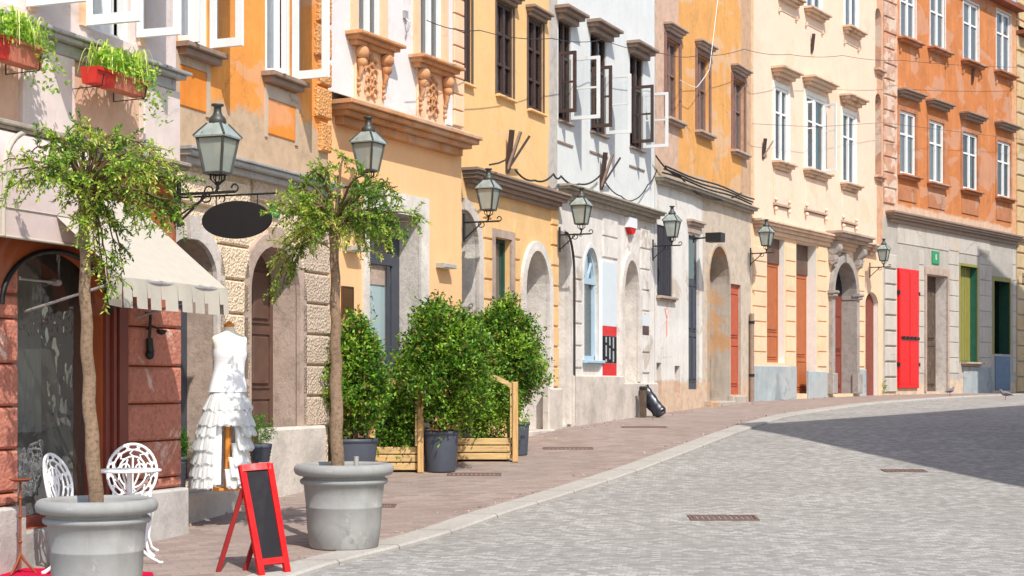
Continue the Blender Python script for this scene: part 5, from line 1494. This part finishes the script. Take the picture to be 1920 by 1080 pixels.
# ================================================================== bridal dress on its stand
Yd = 15.25
base = at(424, 919, Yd); s_ = FPX/Yd
root = empty('dress_form', base, R(18), 'white ruffled dress on a headless form with an orange wooden pole', 'dress form')
def zz(y): return (919-y)/s_
b = MB(); b.bevbox(-.15,.15,-.12,.12,0,.025,.004); b.build('base', M['pole_wood'], root)
b = MB(); b.tube([(0,-.10,.025),(.006,-.10,zz(740))], .030, 12); b.build('pole', M['pole_wood'], root)
# torso: elliptical sections  z, half width, half depth, x shift
secs = [(zz(735),.178,.130,.015),(zz(722),.166,.120,.018),(zz(705),.148,.110,.022),(zz(692),.140,.106,.026),(zz(678),.144,.114,.03),(zz(670),.154,.132,.034),(zz(662),.158,.142,.036),(zz(654),.155,.132,.036),(zz(647),.158,.110,.034),(zz(640),.166,.086,.032),(zz(634),.168,.072,.030),(zz(630),.150,.066,.030),(zz(626),.098,.060,.030),(zz(622),.060,.054,.030),(zz(616),.050,.050,.030),(zz(612),.048,.048,.030)]
def loft(mb, secs, n=28, mi=0, cap=True):
    vs = [(cx_+a*math.cos(2*math.pi*k/n), d*math.sin(2*math.pi*k/n)*(1.0), z) for z, a, d, cx_ in secs for k in range(n)]
    mb.add(vs, [(i*n+k, i*n+(k+1) % n, (i+1)*n+(k+1) % n, (i+1)*n+k) for i in range(len(secs)-1) for k in range(n)], mi, True)
    if cap: mb.add(vs[-n:], [tuple(range(n))], mi)
t = MB(); loft(t, [s for s in secs if s[0] >= zz(666)]); 
t.build('torso', M['torso_cream'], root)
t = MB(); t.lathe([(.050,zz(613)),(.053,zz(610)),(.045,zz(607)),(.030,zz(606)),(.022,zz(603)),(.001,zz(602))], 18, (.030,0,0)); t.build('neck_cap', M['pole_wood'], root)
t = MB(); loft(t, [(z, a+.007, d+.007, c) for z, a, d, c in secs if z <= zz(652)], cap=False); bo = t.build('bodice', M['satin'], root)
# tulle bib up to the neck and short sleeve stubs
t = MB(); loft(t, [(z, a+.004, d+.004, c) for z, a, d, c in secs if zz(655) <= z <= zz(636)], cap=False); t.build('lace_yoke', M['net'], bo)
t = MB()
rr_ = random.Random(9)
def tier(z0, z1, r0, r1, a0, a1, cx_, waves, amp, zfront=0, n=150, layers=1):
    for l_ in range(layers):
        vs = []
        m_ = 5; ph = rr_.uniform(0, 6)
        for k in range(n+1):
            a = a0+(a1-a0)*k/n; w = math.sin(a*waves+ph)+.5*math.sin(a*waves*2.3+ph*2)
            for j in range(m_+1):
                t_ = j/m_; r_ = r0+(r1-r0)*t_**.8 + amp*w*t_*t_ - .012*l_
                hj = .022*noise.noise(Vector((math.cos(a)*4, math.sin(a)*4, z0*9+l_)))+.010*noise.noise(Vector((math.cos(a)*16, math.sin(a)*16, z0*9)))
                vs.append((cx_+r_*math.cos(a)+amp*.6*math.sin(a*waves*1.7+2*ph)*t_, r_*.86*math.sin(a), z0+(z1-z0)*t_ + (.012*math.sin(a*waves*.5+ph)+hj)*t_))
        t.add(vs, [(k*(m_+1)+j, k*(m_+1)+j+1, (k+1)*(m_+1)+j+1, (k+1)*(m_+1)+j) for k in range(n) for j in range(m_)], 0, True)
F0, F1 = -math.pi/2, 1.5*math.pi      # full circle starting at the front (towards the street and the camera)
tier(zz(730), zz(768), .135, .235, F0, F1, .012, 29, .008, layers=3)
tier(zz(752), zz(797), .17, .27, F0, F1, .005, 31, .009, layers=3)
gap = .50
for i, (y0, y1, r0, r1, c) in enumerate(((778,815,.20,.285,-.0),(802,842,.215,.285,-.005),(830,868,.22,.275,-.005),(856,893,.225,.275,-.0),(878,912,.22,.26,.0))):
    gp = gap - .06*i
    tier(zz(y0), zz(y1 - (0 if i < 4 else 0)), r0, r1, F0+gp, F1-gp, c - .022*i, 33, .009, layers=3)
t.build('skirt', M['net'], root)
t = MB()
n = 60; vs = []
for k in range(n+1):
    a = F0+.35+(2*math.pi-.7)*k/n
    for j in range(6):
        q = j/5; r_ = .16+.07*q+.012*math.sin(a*14)*q; vs.append((r_*math.cos(a), .86*r_*math.sin(a), zz(770)+(zz(906)-zz(770))*q))
t.add(vs, [(k*6+j,k*6+j+1,(k+1)*6+j+1,(k+1)*6+j) for k in range(n) for j in range(5)], 0, True)
t.build('underskirt', M['satin'], root)

# ================================================================== cast iron chairs, table, stand
def make_chair(label):
    root = empty('garden_chair', (0,0,0), 0, label, 'chair', 'white cast iron chairs at the shop window')
    st = MB(); sh = .45
    st.lathe([(.001,sh-.012),(.19,sh-.012),(.205,sh-.006),(.205,sh+.008),(.19,sh+.014),(.001,sh+.010)], 26, (0,0,0))
    st.lathe([(.2,sh-.03),(.206,sh-.03),(.206,sh-.006),(.2,sh-.006)], 26)
    st.build('seat', M['white_iron'], root)
    bk = MB(); tilt = .16; zc_ = .68; rx, rz_ = .205, .235
    def bp(x, z): return Vector((x, .17+(z-sh)*tilt*1.2 - .10*(1-(abs(x)/.21)**2)*0 - (x*x)*.9, z))
    def ell(k, n=30, a0=0, a1=2*math.pi): return [bp(rx*k*math.cos(a0+(a1-a0)*i/n), zc_+rz_*k*math.sin(a0+(a1-a0)*i/n)) for i in range(n+1)]
    bk.tube(ell(1.0), .013, 6); bk.tube(ell(.80), .009, 5); bk.tube(ell(.56, 24), .009, 5)
    for k in range(26):
        a = 2*math.pi*k/26; b2 = a+.24*(1 if k % 2 else -1)
        bk.tube([bp(rx*.80*math.cos(a), zc_+rz_*.80*math.sin(a)), bp(rx*math.cos(b2), zc_+rz_*math.sin(b2))], .0075, 4, caps=False)
    for k in range(10):
        a = 2*math.pi*k/10+.3; bk.tube([bp(rx*.56*math.cos(a), zc_+rz_*.56*math.sin(a)), bp(rx*.68*math.cos(a+.2), zc_+rz_*.68*math.sin(a+.2)), bp(rx*.8*math.cos(a), zc_+rz_*.8*math.sin(a))], .008, 4, caps=False)
    for s2 in (-1, 1):
        bk.tube([bp(s2*(.008+.05*math.sin(t_*1.6)), zc_-rz_*.5+rz_*.95*t_/1.5) for t_ in [i*.15 for i in range(11)]], .009, 5)
        bk.tube([bp(s2*(.06+.035*math.cos(t_)), zc_+.03+.04*math.sin(t_)) for t_ in [i*.5 for i in range(11)]], .008, 5)
        bk.tube([bp(s2*.13, zc_-rz_*.8), bp(s2*.15, sh+.06), Vector((s2*.15,.13,sh))], .014, 6)
    bk.tube([bp(0, zc_-rz_), bp(0, zc_+rz_*.56)], .010, 5)
    bk.tube([bp(-.09, zc_-rz_*.9), Vector((-.05,.15,sh))], .010, 5); bk.tube([bp(.09, zc_-rz_*.9), Vector((.05,.15,sh))], .010, 5)
    bk.build('backrest', M['white_iron'], root)
    for ax, ay in ((-1,-1),(1,-1),(-1,1),(1,1)):
        l_ = MB(); d = Vector((ax,ay,0)).normalized()
        pts = [d*.15+Vector((0,0,sh-.01)), d*.20+Vector((0,0,sh-.04)), d*.225+Vector((0,0,sh-.12)), d*.205+Vector((0,0,sh-.22)), d*.195+Vector((0,0,.14)), d*.225+Vector((0,0,.05)), d*.275+Vector((0,0,.014)), d*.30+Vector((0,0,.012))]
        l_.tube(pts, [.02,.024,.022,.017,.014,.014,.018,.013], 8); l_.build('leg', M['white_iron'], root)
    return root
c1 = make_chair('white cast iron chair facing out beside the round table')
Yc = 13.55
p = Vector(((244-CX)/FPX*13.35, 13.35, gz(13.35))); c1.location = p; c1.rotation_euler = (0,0,R(8)); 
k_ = 1.0
c2 = copy_tree(c1); c2['label'] = 'white cast iron chair seen side on by the window, behind the first planter'
p2 = Vector(((150-CX)/FPX*12.45, 12.45, gz(12.45))); c2.location = p2; c2.rotation_euler = (0,0,R(78))
Yt = 12.75
pt = at(243, 882, Yt); gzt = gz(Yt)
root = empty('bistro_table', (pt.x, Yt, gzt), 0, 'round white iron table between the cast iron chairs', 'table')
ht = pt.z-gzt; rt_ = 59/(FPX/Yt)
mb = MB(); mb.lathe([(.001,ht-.012),(rt_-.01,ht-.012),(rt_,ht-.006),(rt_,ht+.006),(rt_-.01,ht+.010),(.001,ht+.010)], 40); mb.build('tabletop', M['white_iron'], root)
mb = MB(); mb.tube([(0,0,.12),(0,0,ht-.01)], [.022,.022], 10); mb.build('pedestal', M['white_iron'], root)
for k in range(3):
    a = 2*math.pi*k/3+.5; d = Vector((math.cos(a), math.sin(a), 0)); mb = MB()
    mb.tube([Vector((0,0,.30)), d*.05+Vector((0,0,.16)), d*.16+Vector((0,0,.06)), d*.24+Vector((0,0,.012)), d*.27+Vector((0,0,.012))], [.016,.016,.014,.012,.01], 7); mb.build('leg', M['white_iron'], root)
    mb = MB(); mb.tube([Vector((0,0,ht-.22)), d*.10+Vector((0,0,ht-.12)), d*.2+Vector((0,0,ht-.015))], .008, 5); mb.build('brace', M['white_iron'], root)
# rusty iron stand
Ys_ = 12.35; p = at(38, 1046, Ys_); p.z = gz(Ys_)
sp_ = FPX/Ys_
root = empty('iron_stand', p, 0, 'thin rusty iron tripod stand in front of the shop window', 'stand')
hs = EYE+(HY-902)/sp_-gz(Ys_)
mb = MB(); mb.tube([(0,0,.04),(0,0,hs)], .010, 7)
for zf in (.35,.62,.82): mb.ball((0,0,hs*zf), .018, 0, 8, 5, .8)
mb.build('stem', M['rust_iron'], root)
for k in range(3):
    a = 2*math.pi*k/3+.2; mb = MB(); d = Vector((math.cos(a), math.sin(a), 0)); mb.tube([Vector((0,0,.16)), d*.03+Vector((0,0,.11)), d*.07+Vector((0,0,.06)), d*.12+Vector((0,0,.008))], [.012,.012,.010,.008], 6); mb.build('leg', M['rust_iron'], root)
mb = MB(); mb.lathe([(.001,hs-.008),(.05,hs-.004),(.085,hs+.012),(.09,hs+.014),(.082,hs+.018),(.001,hs+.004)], 20); mb.build('tray', M['rust_iron'], root)

# ================================================================== small things on and before the walls
def wall_light(f, x1, x2, y, label):
    L1, z = f.Lz(x1, y, .1); L2 = f.L(x2, .1)
    root = empty('wall_light', f.world((L1+L2)/2, 0, z), f.rz, label, 'wall light', 'flat grey wall lights on the peach house')
    w = abs(L2-L1); mb = MB(); mb.bevbox(-w/2, w/2, -.14, -.0, -.03, .03, .008); mb.build('housing', M['lamp_grey'], root)
    mb = MB(); mb.box(-w/2+.02, w/2-.02, -.12, -.03, -.034, -.0301); mb.build('diffuser', M['white_enamel'], root)
wall_light(B2, 655, 679, 465, 'flat grey wall light above the bronze plaque')
wall_light(B2, 829, 852, 497, 'flat grey wall light between the stone door surround and the yellow house')
def wall_sign(f, x1, x2, yt, yb, name, label, cat, mats, out=.03, group=None):
    L1, L2, z0, z1 = f.rect(x1, x2, yt, yb, out)
    root = empty(name, f.world((L1+L2)/2, 0, z0), f.rz, label, cat, group)
    return root, (L2-L1), (z1-z0)
r_, w, h = wall_sign(B2, 643, 663, 537, 602, 'plaque', 'dark bronze plaque on the peach wall left of the glass door', 'plaque', None)
mb = MB(); mb.bevbox(-w/2, w/2, -.03, 0, 0, h, .006); mb.build('plate', M['bronze'], r_)
mb = MB(); mb.ring_open([(-w/2,0),(-w/2,h),(w/2,h),(w/2,0)], [(-w/2+.015,.015),(-w/2+.015,h-.015),(w/2-.015,h-.015),(w/2-.015,.015)], -.036, -.028); mb.build('rim', M['dark_brown'], r_)
r_, w, h = wall_sign(B4, 1129, 1156, 492, 708, 'banner', 'tall pale blue, red and black banner on the white house', 'banner', None, .06)
for a, b, m_ in ((.43,1,'pale_blue'),(.315,.43,'red_gloss'),(.175,.315,None),(0,.145,'red_gloss')): pass
mb = MB(); mb.bevbox(-w/2, w/2, -.06, -.0, 0, h, .004); mb.build('backing', M['white_enamel'], r_)
for a, b, m_ in ((.445,1,'pale_blue'),(.36,.445,'red_gloss'),(.125,.36,'blackboard'),(0,.125,'red_gloss')):
    mb = MB(); mb.box(-w/2+.01, w/2-.01, -.066, -.061, h*a+.004, h*b-.002); mb.build('band', M[m_], r_)
mb = MB()
for k in (-.25,.0,.25): 
    for q in range(9):
        if (q*7+int(k*8)) % 5: mb.box(w*k-.03, w*k+.03, -.069, -.0665, h*(.135+.024*q), h*(.135+.024*q)+.05)
mb.build('lettering', M['curtain_grey'], r_)
r_, w, h = wall_sign(B4, 1200, 1217, 590, 628, 'plaque', 'plaque of white over dark brown beside the arched white doorway', 'plaque', None)
mb = MB(); mb.bevbox(-w/2, w/2, -.03, 0, 0, h*.45, .004); mb.build('lower_plate', M['plate_brown'], r_)
mb = MB(); mb.bevbox(-w/2, w/2, -.026, 0, h*.47, h, .004); mb.build('upper_plate', M['pale_blue'], r_)
r_, w, h = wall_sign(B4, 1181, 1195, 408, 440, 'alarm_box', 'white alarm box with a red tip under the white house ledge', 'alarm box', None, .1)
mb = MB(); mb.prism([(-w/2,h*.4),(w/2,h*.4),(w/2,h),(-w/2,h)], -.10, 0); mb.build('case', M['white_enamel'], r_)
mb = MB(); mb.prism([(-w*.40,h*.395),(-w*.1,.0),(w*.25,.03),(w*.42,h*.395)], -.09, -.005); mb.build('tip', M['red_gloss'], r_)
r_, w, h = wall_sign(B3, 959, 970, 573, 604, 'plaque', 'small grey plaque beside the arched doorway of the pale yellow house', 'plaque', None)
mb = MB(); mb.bevbox(-w/2, w/2, -.03, 0, 0, h, .005); mb.build('plate', M['lamp_grey'], r_)
def number_plate(f, x1, x2, yt, yb, txt, label):
    r_, w, h = wall_sign(f, x1, x2, yt, yb, 'number_plate', label, 'number plate', None, .04, 'green house number plates')
    mb = MB(); mb.bevbox(-w/2, w/2, -.035, 0, 0, h, .006); mb.build('plate', M['sign_green'], r_)
    lettering('lettering', txt, h*.62, 'white_enamel', r_, (0, -.038, h*.52), sx=.9)
number_plate(B1, 512, 526, 379, 407, '1', 'green house number plate beside the oval sign, over the brown stone doorway')
number_plate(B7, 1749, 1762, 471, 495, '0', 'green house number plate above the weathered dark door')
L, z = B5.Lz(1300, 448)
root = empty('floodlight', B5.world(L, 0, z), B5.rz, 'dark floodlight on a bracket above the blue grey door', 'floodlight')
mb = MB(); mb.bar((0,0,0),(0,-.35,.02), .03); mb.box(-.03,.03,-.02,0,-.08,.08); mb.build('bracket', M['black_iron'], root)
mb = MB(); mb.box(-.14,.14,-.62,-.30,-.08,.10); mb.build('housing', M['black_iron'], root)
L1, z1 = B5.Lz(1404, 588); z0 = B5.gl(L1)
root = empty('drainpipe', B5.world(L1, 0, z0), B5.rz, 'brown cast drainpipe at the foot of the cream house', 'drainpipe')
mb = MB(); mb.tube([(0,-.07,-.1),(0,-.07,z1-z0)], .055, 10); mb.build('pipe', M['tin_brown'], root)
mb = MB(); 
for zq in (.3,.9): mb.tube([(0,-.07,(z1-z0)*zq-.03),(0,-.07,(z1-z0)*zq+.03)], .066, 10); mb.box(-.02,.02,-.05,.0,(z1-z0)*zq-.02,(z1-z0)*zq+.02)
mb.build('clamp', M['black_iron'], root)
# flag holders
def flag_holder(f, x, y, ln, label, n=3, sp=1.0):
    L, z = f.Lz(x, y)
    root = empty('flag_holder', f.world(L, 0, z), f.rz, label, 'flag holder', 'iron flag holders on the house fronts')
    mb = MB(); mb.box(-.05,.05,-.03,0,-.10,.12); mb.build('wall_plate', M['dark_brown'], root)
    for k in range(n):
        a = (k/(max(1,n-1))-.35)*.75*sp
        mb = MB(); mb.bar((0,-.02,-.05), (ln*.38*a*1.2, -.02-ln*(.16+.42*max(0,a+.25)), ln*.85-.25*ln*max(0,a)), .075, .035); mb.build('socket', M['dark_brown'] if k != 1 else M['tin_brown'], root)
flag_holder(B3, 950, 312, .62, 'fan of three iron flag sockets above the ledge of the pale yellow house')
flag_holder(B4, 1126, 345, .62, 'fan of three iron flag sockets on the white house')
flag_holder(B6, 1430, 290, .42, 'small dark flag sockets on the joint of mustard and cream houses', 2)
flag_holder(B6, 1521, 92, .42, 'small iron flag socket high on the cream house', 1)
flag_holder(B7, 1822, 152, .42, 'small iron flag socket high on the burnt orange house', 1)
L, z = B0.Lz(273, 592, .06)
root = empty('iron_hook', B0.world(L, .06, z), B0.rz, 'dark iron bar hanging by a hook on the pink pier', 'hook')
mb = MB(); mb.tube([(0,0,.02),(0,-.05,.02),(0,-.05,-.02),(0,-.04,-.22)], .014, 7); mb.tube([(0,-.04,-.20),(.01,-.045,-.33)], [.03,.036], 8); mb.build('bar', M['black_iron'], root)
mb = MB(); mb.ball((.0,-.045,-.35), .042, 0, 10, 6); mb.build('weight', M['black_iron'], root)
L, z = B0.Lz(292, 622, .10)
root = empty('iron_cup', B0.world(L, .06, z), B0.rz, 'small dark iron cup on a bent arm on the pink pier', 'cup')
mb = MB(); mb.tube([(-.08,0,.02),(-.08,-.05,.05),(-.02,-.09,.02)], .009, 6); mb.build('arm', M['black_iron'], root)
mb = MB(); mb.lathe([(.001,-.03),(.035,-.02),(.05,.01),(.045,.015),(.001,.005)], 12, (0,-.10,0)); mb.build('bowl', M['black_iron'], root)
# dark bag leaning on a post
g = ground_at(1228, 783); s_ = FPX/g.y
root = empty('leaning_bag', g, 0, 'black shiny padded bag leaning on a dark post by the wall', 'bag')
def q_(x, y, dy=0): p_ = at(x, y, g.y+dy)-g; return p_
mb = MB(); n = 16; pts = [q_(1206,727,.25), q_(1211,738,.2), q_(1219,750,.14), q_(1228,762,.08), q_(1237,773,.02), q_(1241,778,0)]
rs = [.10,.125,.13,.13,.125,.09]
ax = (pts[-1]-pts[0]).normalized(); sd = ax.cross(Vector((0,1,0))).normalized(); dp = ax.cross(sd)
vs = []
fine = []
for i in range(31):
    t_ = i/30*5; k = min(int(t_), 4); fr_ = t_-k; fine.append((pts[k].lerp(pts[k+1], fr_), rs[k]+(rs[k+1]-rs[k])*fr_))
for i, (p_, r_) in enumerate(fine):
    for k in range(n):
        a = 2*math.pi*k/n; w_ = 1+.16*noise.noise(Vector((i*.35, math.cos(a)*1.5, math.sin(a)*1.5)))
        vs.append(p_ + sd*r_*w_*math.cos(a) + dp*r_*.5*w_*math.sin(a))
mb.add(vs, [(i*n+k, i*n+(k+1) % n, (i+1)*n+(k+1) % n, (i+1)*n+k) for i in range(30) for k in range(n)], 0, True)
mb.add(vs[:n], [tuple(reversed(range(n)))]); mb.add(vs[-n:], [tuple(range(n))])
mb.build('bag_body', M['black_vinyl'], root)
mb = MB(); mb.tube([fine[2][0]-dp*.1, fine[6][0]-dp*.2, fine[14][0]-dp*.19, fine[20][0]-dp*.13], .014, 6); mb.build('strap', M['black_iron'], root)
g2_ = ground_at(1206, 783); 
root = empty('wooden_post', g2_, B4.rz, 'short dark wooden post behind the black bag', 'post')
hp = (783-724)/s_; mb = MB(); mb.bevbox(-.05,.05,-.05,.05,-.02,hp,.01); mb.build('shaft', M['door_weathered'], root)
mb = MB(); mb.box(-.058,.058,-.058,.058,hp-.06,hp-.02); mb.build('band', M['black_iron'], root)
# pigeons
def make_pigeon(label):
    root = empty('pigeon', (0,0,0), 0, label, 'bird', 'pigeons on the street')
    mb = MB(); pts = [(-.20,0,.105),(-.15,0,.12),(-.09,0,.135),(-.02,0,.145),(.04,0,.155),(.075,0,.175),(.095,0,.205),(.108,0,.232),(.13,0,.235),(.142,0,.23)]
    mb.tube(pts, [.008,.022,.045,.062,.060,.045,.030,.028,.020,.006], 12)
    mb.tube([(.14,0,.231),(.163,0,.224)], [.007,.002], 5)
    mb.build('body', M['pigeon'], root)
    for s2 in (-1, 1):
        l_ = MB(); l_.tube([(-.01,.025*s2,.10),(.0,.027*s2,.045),(-.004,.028*s2,.006)], .006, 5)
        for dx, dy in ((.035,0),(.03,.018),(.03,-.018),(-.02,0)): l_.tube([(-.004,.028*s2,.006),(-.004+dx,.028*s2+dy,.004)], .004, 4)
        l_.build('leg', M['door_faded_red'], root)
        w_ = MB(); w_.lathe([(.001,-.11),(.02,-.09),(.03,-.02),(.026,.05),(.001,.075)], 8, (0,0,0), 0, True, .35, 1); wo = w_.build('wing', M['pigeon'], root)
        wo.location = (-.05,.052*s2,.15); wo.rotation_euler = (0,R(78),0)
    return root
pg = make_pigeon('grey pigeon standing before the weathered dark door'); p = ground_at(1782, 742); pg.location = p; pg.rotation_euler = (0,0,R(25)); pg.scale = (.95,)*3
pg2 = copy_tree(pg); pg2['label'] = 'dark pigeon crouching in the shade at the street edge'; pg2.location = ground_at(1885, 749); pg2.rotation_euler = (0,0,R(170))

# dry leaves and grit that have gathered at the wall foot and the kerb
r = random.Random(77); mb = MB()
for k in range(520):
    Y = r.uniform(12.5, 46); xk = smoothK(Y); xw = interp(WT, Y)
    x = xw + abs(r.gauss(0, .28)) + .05 if k % 3 else xk - .32 - abs(r.gauss(0, .10))
    z = gz(Y)+.004
    if r.random() < .45: leaf_quad(mb, Vector((x, Y, z)), Vector((r.uniform(-1,1), r.uniform(-1,1), .12)), Vector((0,0,1)), r.uniform(.02,.05), .02, r.choice([0,1]))
    else:
        q = r.uniform(.006, .018); mb.obox((x, Y, z+q*.3), rv(r), rv(r).cross((0,0,1)) if True else 0, (0,0,1), q, q*.7, q*.5, 2)
tag(mb.build('litter', [M['rust_iron'], M['pine'], M['stone_brown']]), 'dry leaves and grit gathered along the wall foot and kerb', 'litter', kind='stuff')
# ================================================================== cables strung along the fronts
def cable(pts, r, label, n=10, mat='cable', sag=0):
    P3 = []
    for i in range(len(pts)-1):
        a, b = pts[i], pts[i+1]
        for k in range(n):
            t_ = k/n; q = a.lerp(b, t_); q.z -= sag*4*t_*(1-t_); P3.append(q)
    P3.append(pts[-1])
    mb = MB(); mb.tube(P3, r, 5)
    tag(mb.build('cable', M[mat]), label, 'cable', 'cables strung along the house fronts')
def onf(f, x, y, o): L, z = f.Lz(x, y, o); return f.world(L, o, z)
cable([onf(B2,800,38,.6), onf(B3,900,57,.6), onf(B3,1035,72,.5), onf(B4,1130,74,.4), onf(B5,1240,100,.4), onf(B5,1310,104,.4), onf(B5,1395,92,.4), onf(B6,1480,102,.5), onf(B6,1580,104,.5), onf(B7,1690,113,.5), onf(B7,1925,126,.5)], .006, 'long thin cable crossing the fronts between the upper window rows', 6, sag=.05)
cable([onf(B3,966,318,.15), onf(B3,1002,338,.12), onf(B3,1038,326,.12), onf(B4,1052,330,.1), onf(B4,1085,345,.1), onf(B4,1126,328,.08)], .016, 'slack black cable looping between the two fans of flag sockets', 10, sag=.06)
cable([onf(B4,1134,340,.1), onf(B4,1165,368,.1), onf(B4,1190,374,.12), onf(B4,1215,346,.08), onf(B5,1232,318,.1)], .012, 'slack cable hanging under the white house ledge', 10, sag=.05)
cable([onf(B5,1230,292,.1), onf(B5,1275,330,.12), onf(B5,1330,372,.14), onf(B5,1390,362,.1)], .016, 'black cable sagging over the ledge of the mustard house', 10, sag=.08)
cable([onf(B5,1348,-20,.2), onf(B5,1330,130,.25), onf(B5,1306,164,.25), onf(B5,1275,150,.2)], .007, 'pale rope hanging down the mustard wall', 10, 'curtain', .02)
cable([onf(B6,1410,232,.3), onf(B6,1530,238,.4), onf(B6,1655,230,.3), onf(B7,1920,262,.3)], .005, 'hair thin wire crossing the middle windows of the cream house', 6)
cable([onf(B3,948,300,.12), onf(B3,935,306,.35), onf(B3,918,309,.42)], .014, 'short cable feeding the lantern of the pale yellow house', 8)

# ================================================================== houses on the other side, which throw the shade
EL = R(49.5); SH = Vector((.42,-.907)).normalized()
SUN = Vector((SH.x*math.cos(EL), SH.y*math.cos(EL), math.sin(EL)))
def caster(p3, t): return Vector(p3) + SUN*t
def prism_house(label, pts2, H, mat, zb=-1.5):
    a = pts2[0]; root = empty('old_house', (a[0], a[1], gz(a[1])), 0, label, 'house')
    pts = [(p[0]-a[0], p[1]-a[1]) for p in pts2]; n = len(pts); H -= gz(a[1])
    mb = MB(); mb.add([(p[0],p[1],zb) for p in pts]+[(p[0],p[1],H) for p in pts], [(i,(i+1) % n,n+(i+1) % n,n+i) for i in range(n)]); mb.build('wall', M[mat], root)
    rf = MB(); cx_, cy_ = sum(p[0] for p in pts)/n, sum(p[1] for p in pts)/n
    rf.add([(p[0],p[1],H) for p in pts]+[(p[0],p[1],H+.1) for p in pts]+[(cx_,cy_,H+.9)], [(i,(i+1) % n,n+(i+1) % n,n+i) for i in range(n)]+[(n+i,n+(i+1) % n,2*n) for i in range(n)]); rf.build('roof', M['roof_tile'], root)
    # window rows on the two street fronts
    for (i, j) in ((0,1),(n-1,0)):
        a_, b_ = Vector(pts[i]), Vector(pts[j]); d = (b_-a_); ln = d.length; d.normalize(); nn = Vector((-d.y, d.x))
        if nn.dot(Vector((-cx_,-cy_))+a_*0) < 0 and (Vector((cx_,cy_))-a_).dot(nn) > 0: nn = -nn
        k = int(ln/2.4)
        for q in range(k):
            for z in [2.2+3.0*r2 for r2 in range(int((H-2)/3))]:
                c = a_+d*(ln*(q+.5)/k); w_ = MB()
                w_.obox((c.x+nn.x*.02, c.y+nn.y*.02, z+.8), (d.x,d.y,0), (nn.x,nn.y,0), (0,0,1), .55, .04, .85)
                wo = w_.build('window', M['white_paint'], root); g_ = MB(); g_.obox((c.x+nn.x*.065, c.y+nn.y*.065, z+.8), (d.x,d.y,0), (nn.x,nn.y,0), (0,0,1), .45, .004, .75); g_.build('pane', M['pane_dim'], wo)
    return root
T, E, F2 = ground_at(1378, 796), ground_at(1920, 906), ground_at(1722, 771)
t0 = 14.0
c0, cE, cF = caster(T, t0), caster(E, t0), caster(F2, t0)
Hc = c0.z
dE = (Vector((cE.x,cE.y))-Vector((c0.x,c0.y))).normalized(); dF = (Vector((cF.x,cF.y))-Vector((c0.x,c0.y))).normalized()
C0 = Vector((c0.x, c0.y))
prism_house('pale house across the street that shades the setts', [tuple(C0), tuple(C0+dF*11), tuple(C0+dF*11+dE*13), tuple(C0+dE*13)], Hc, 'white')
Lw, zw_ = B7.Lz(1832, 470); P0 = B7.world(Lw, 0, zw_)
c1_ = caster(P0, 15.0); C1 = Vector((c1_.x, c1_.y)); dn = Vector((SH.x, SH.y))
pr2 = Vector((.80,.60))
prism_house('tall house across the street that shades the end of the grey wall', [tuple(C1), tuple(C1+pr2*9), tuple(C1+pr2*9+dn*6), tuple(C1+dn*6+Vector((.3,.2)))], c1_.z, 'cream')

# ================================================================== light, sky, camera
W = bpy.data.worlds.new('World'); SC.world = W; W.use_nodes = True
nt = W.node_tree; nt.nodes.clear()
sky = nt.nodes.new('ShaderNodeTexSky'); sky.sky_type = 'NISHITA'; sky.sun_disc = False
sky.sun_elevation = EL; sky.sun_rotation = math.atan2(SUN.x, SUN.y)
sky.air_density = 1.0; sky.dust_density = 1.0; sky.ozone_density = 1.0
bg = nt.nodes.new('ShaderNodeBackground'); bg.inputs['Strength'].default_value = .15
ow = nt.nodes.new('ShaderNodeOutputWorld'); nt.links.new(sky.outputs[0], bg.inputs[0]); nt.links.new(bg.outputs[0], ow.inputs[0])
sl = bpy.data.lights.new('sun', 'SUN'); sl.energy = 3.0; sl.angle = R(.5); sl.color = (1, .965, .91)
so = bpy.data.objects.new('sun', sl); COL.objects.link(so); so.rotation_euler = SUN.to_track_quat('Z', 'Y').to_euler(); so.location = (10,-10,30)
cam = bpy.data.cameras.new('camera'); co_ = bpy.data.objects.new('camera', cam); COL.objects.link(co_)
co_.location = (0,0,EYE); co_.rotation_euler = (R(90),0,0)
cam.sensor_fit = 'HORIZONTAL'; cam.sensor_width = 36; cam.lens = 36*FPX/1920; cam.shift_y = (HY-540)/1920
cam.clip_start = .1; cam.clip_end = 500
SC.camera = co_
SC.view_settings.view_transform = 'Standard'; SC.view_settings.look = 'None'; SC.view_settings.gamma = 1; SC.view_settings.exposure = .62
SC.render.engine = 'CYCLES'
SC.cycles.max_bounces = 8; SC.cycles.transparent_max_bounces = 16
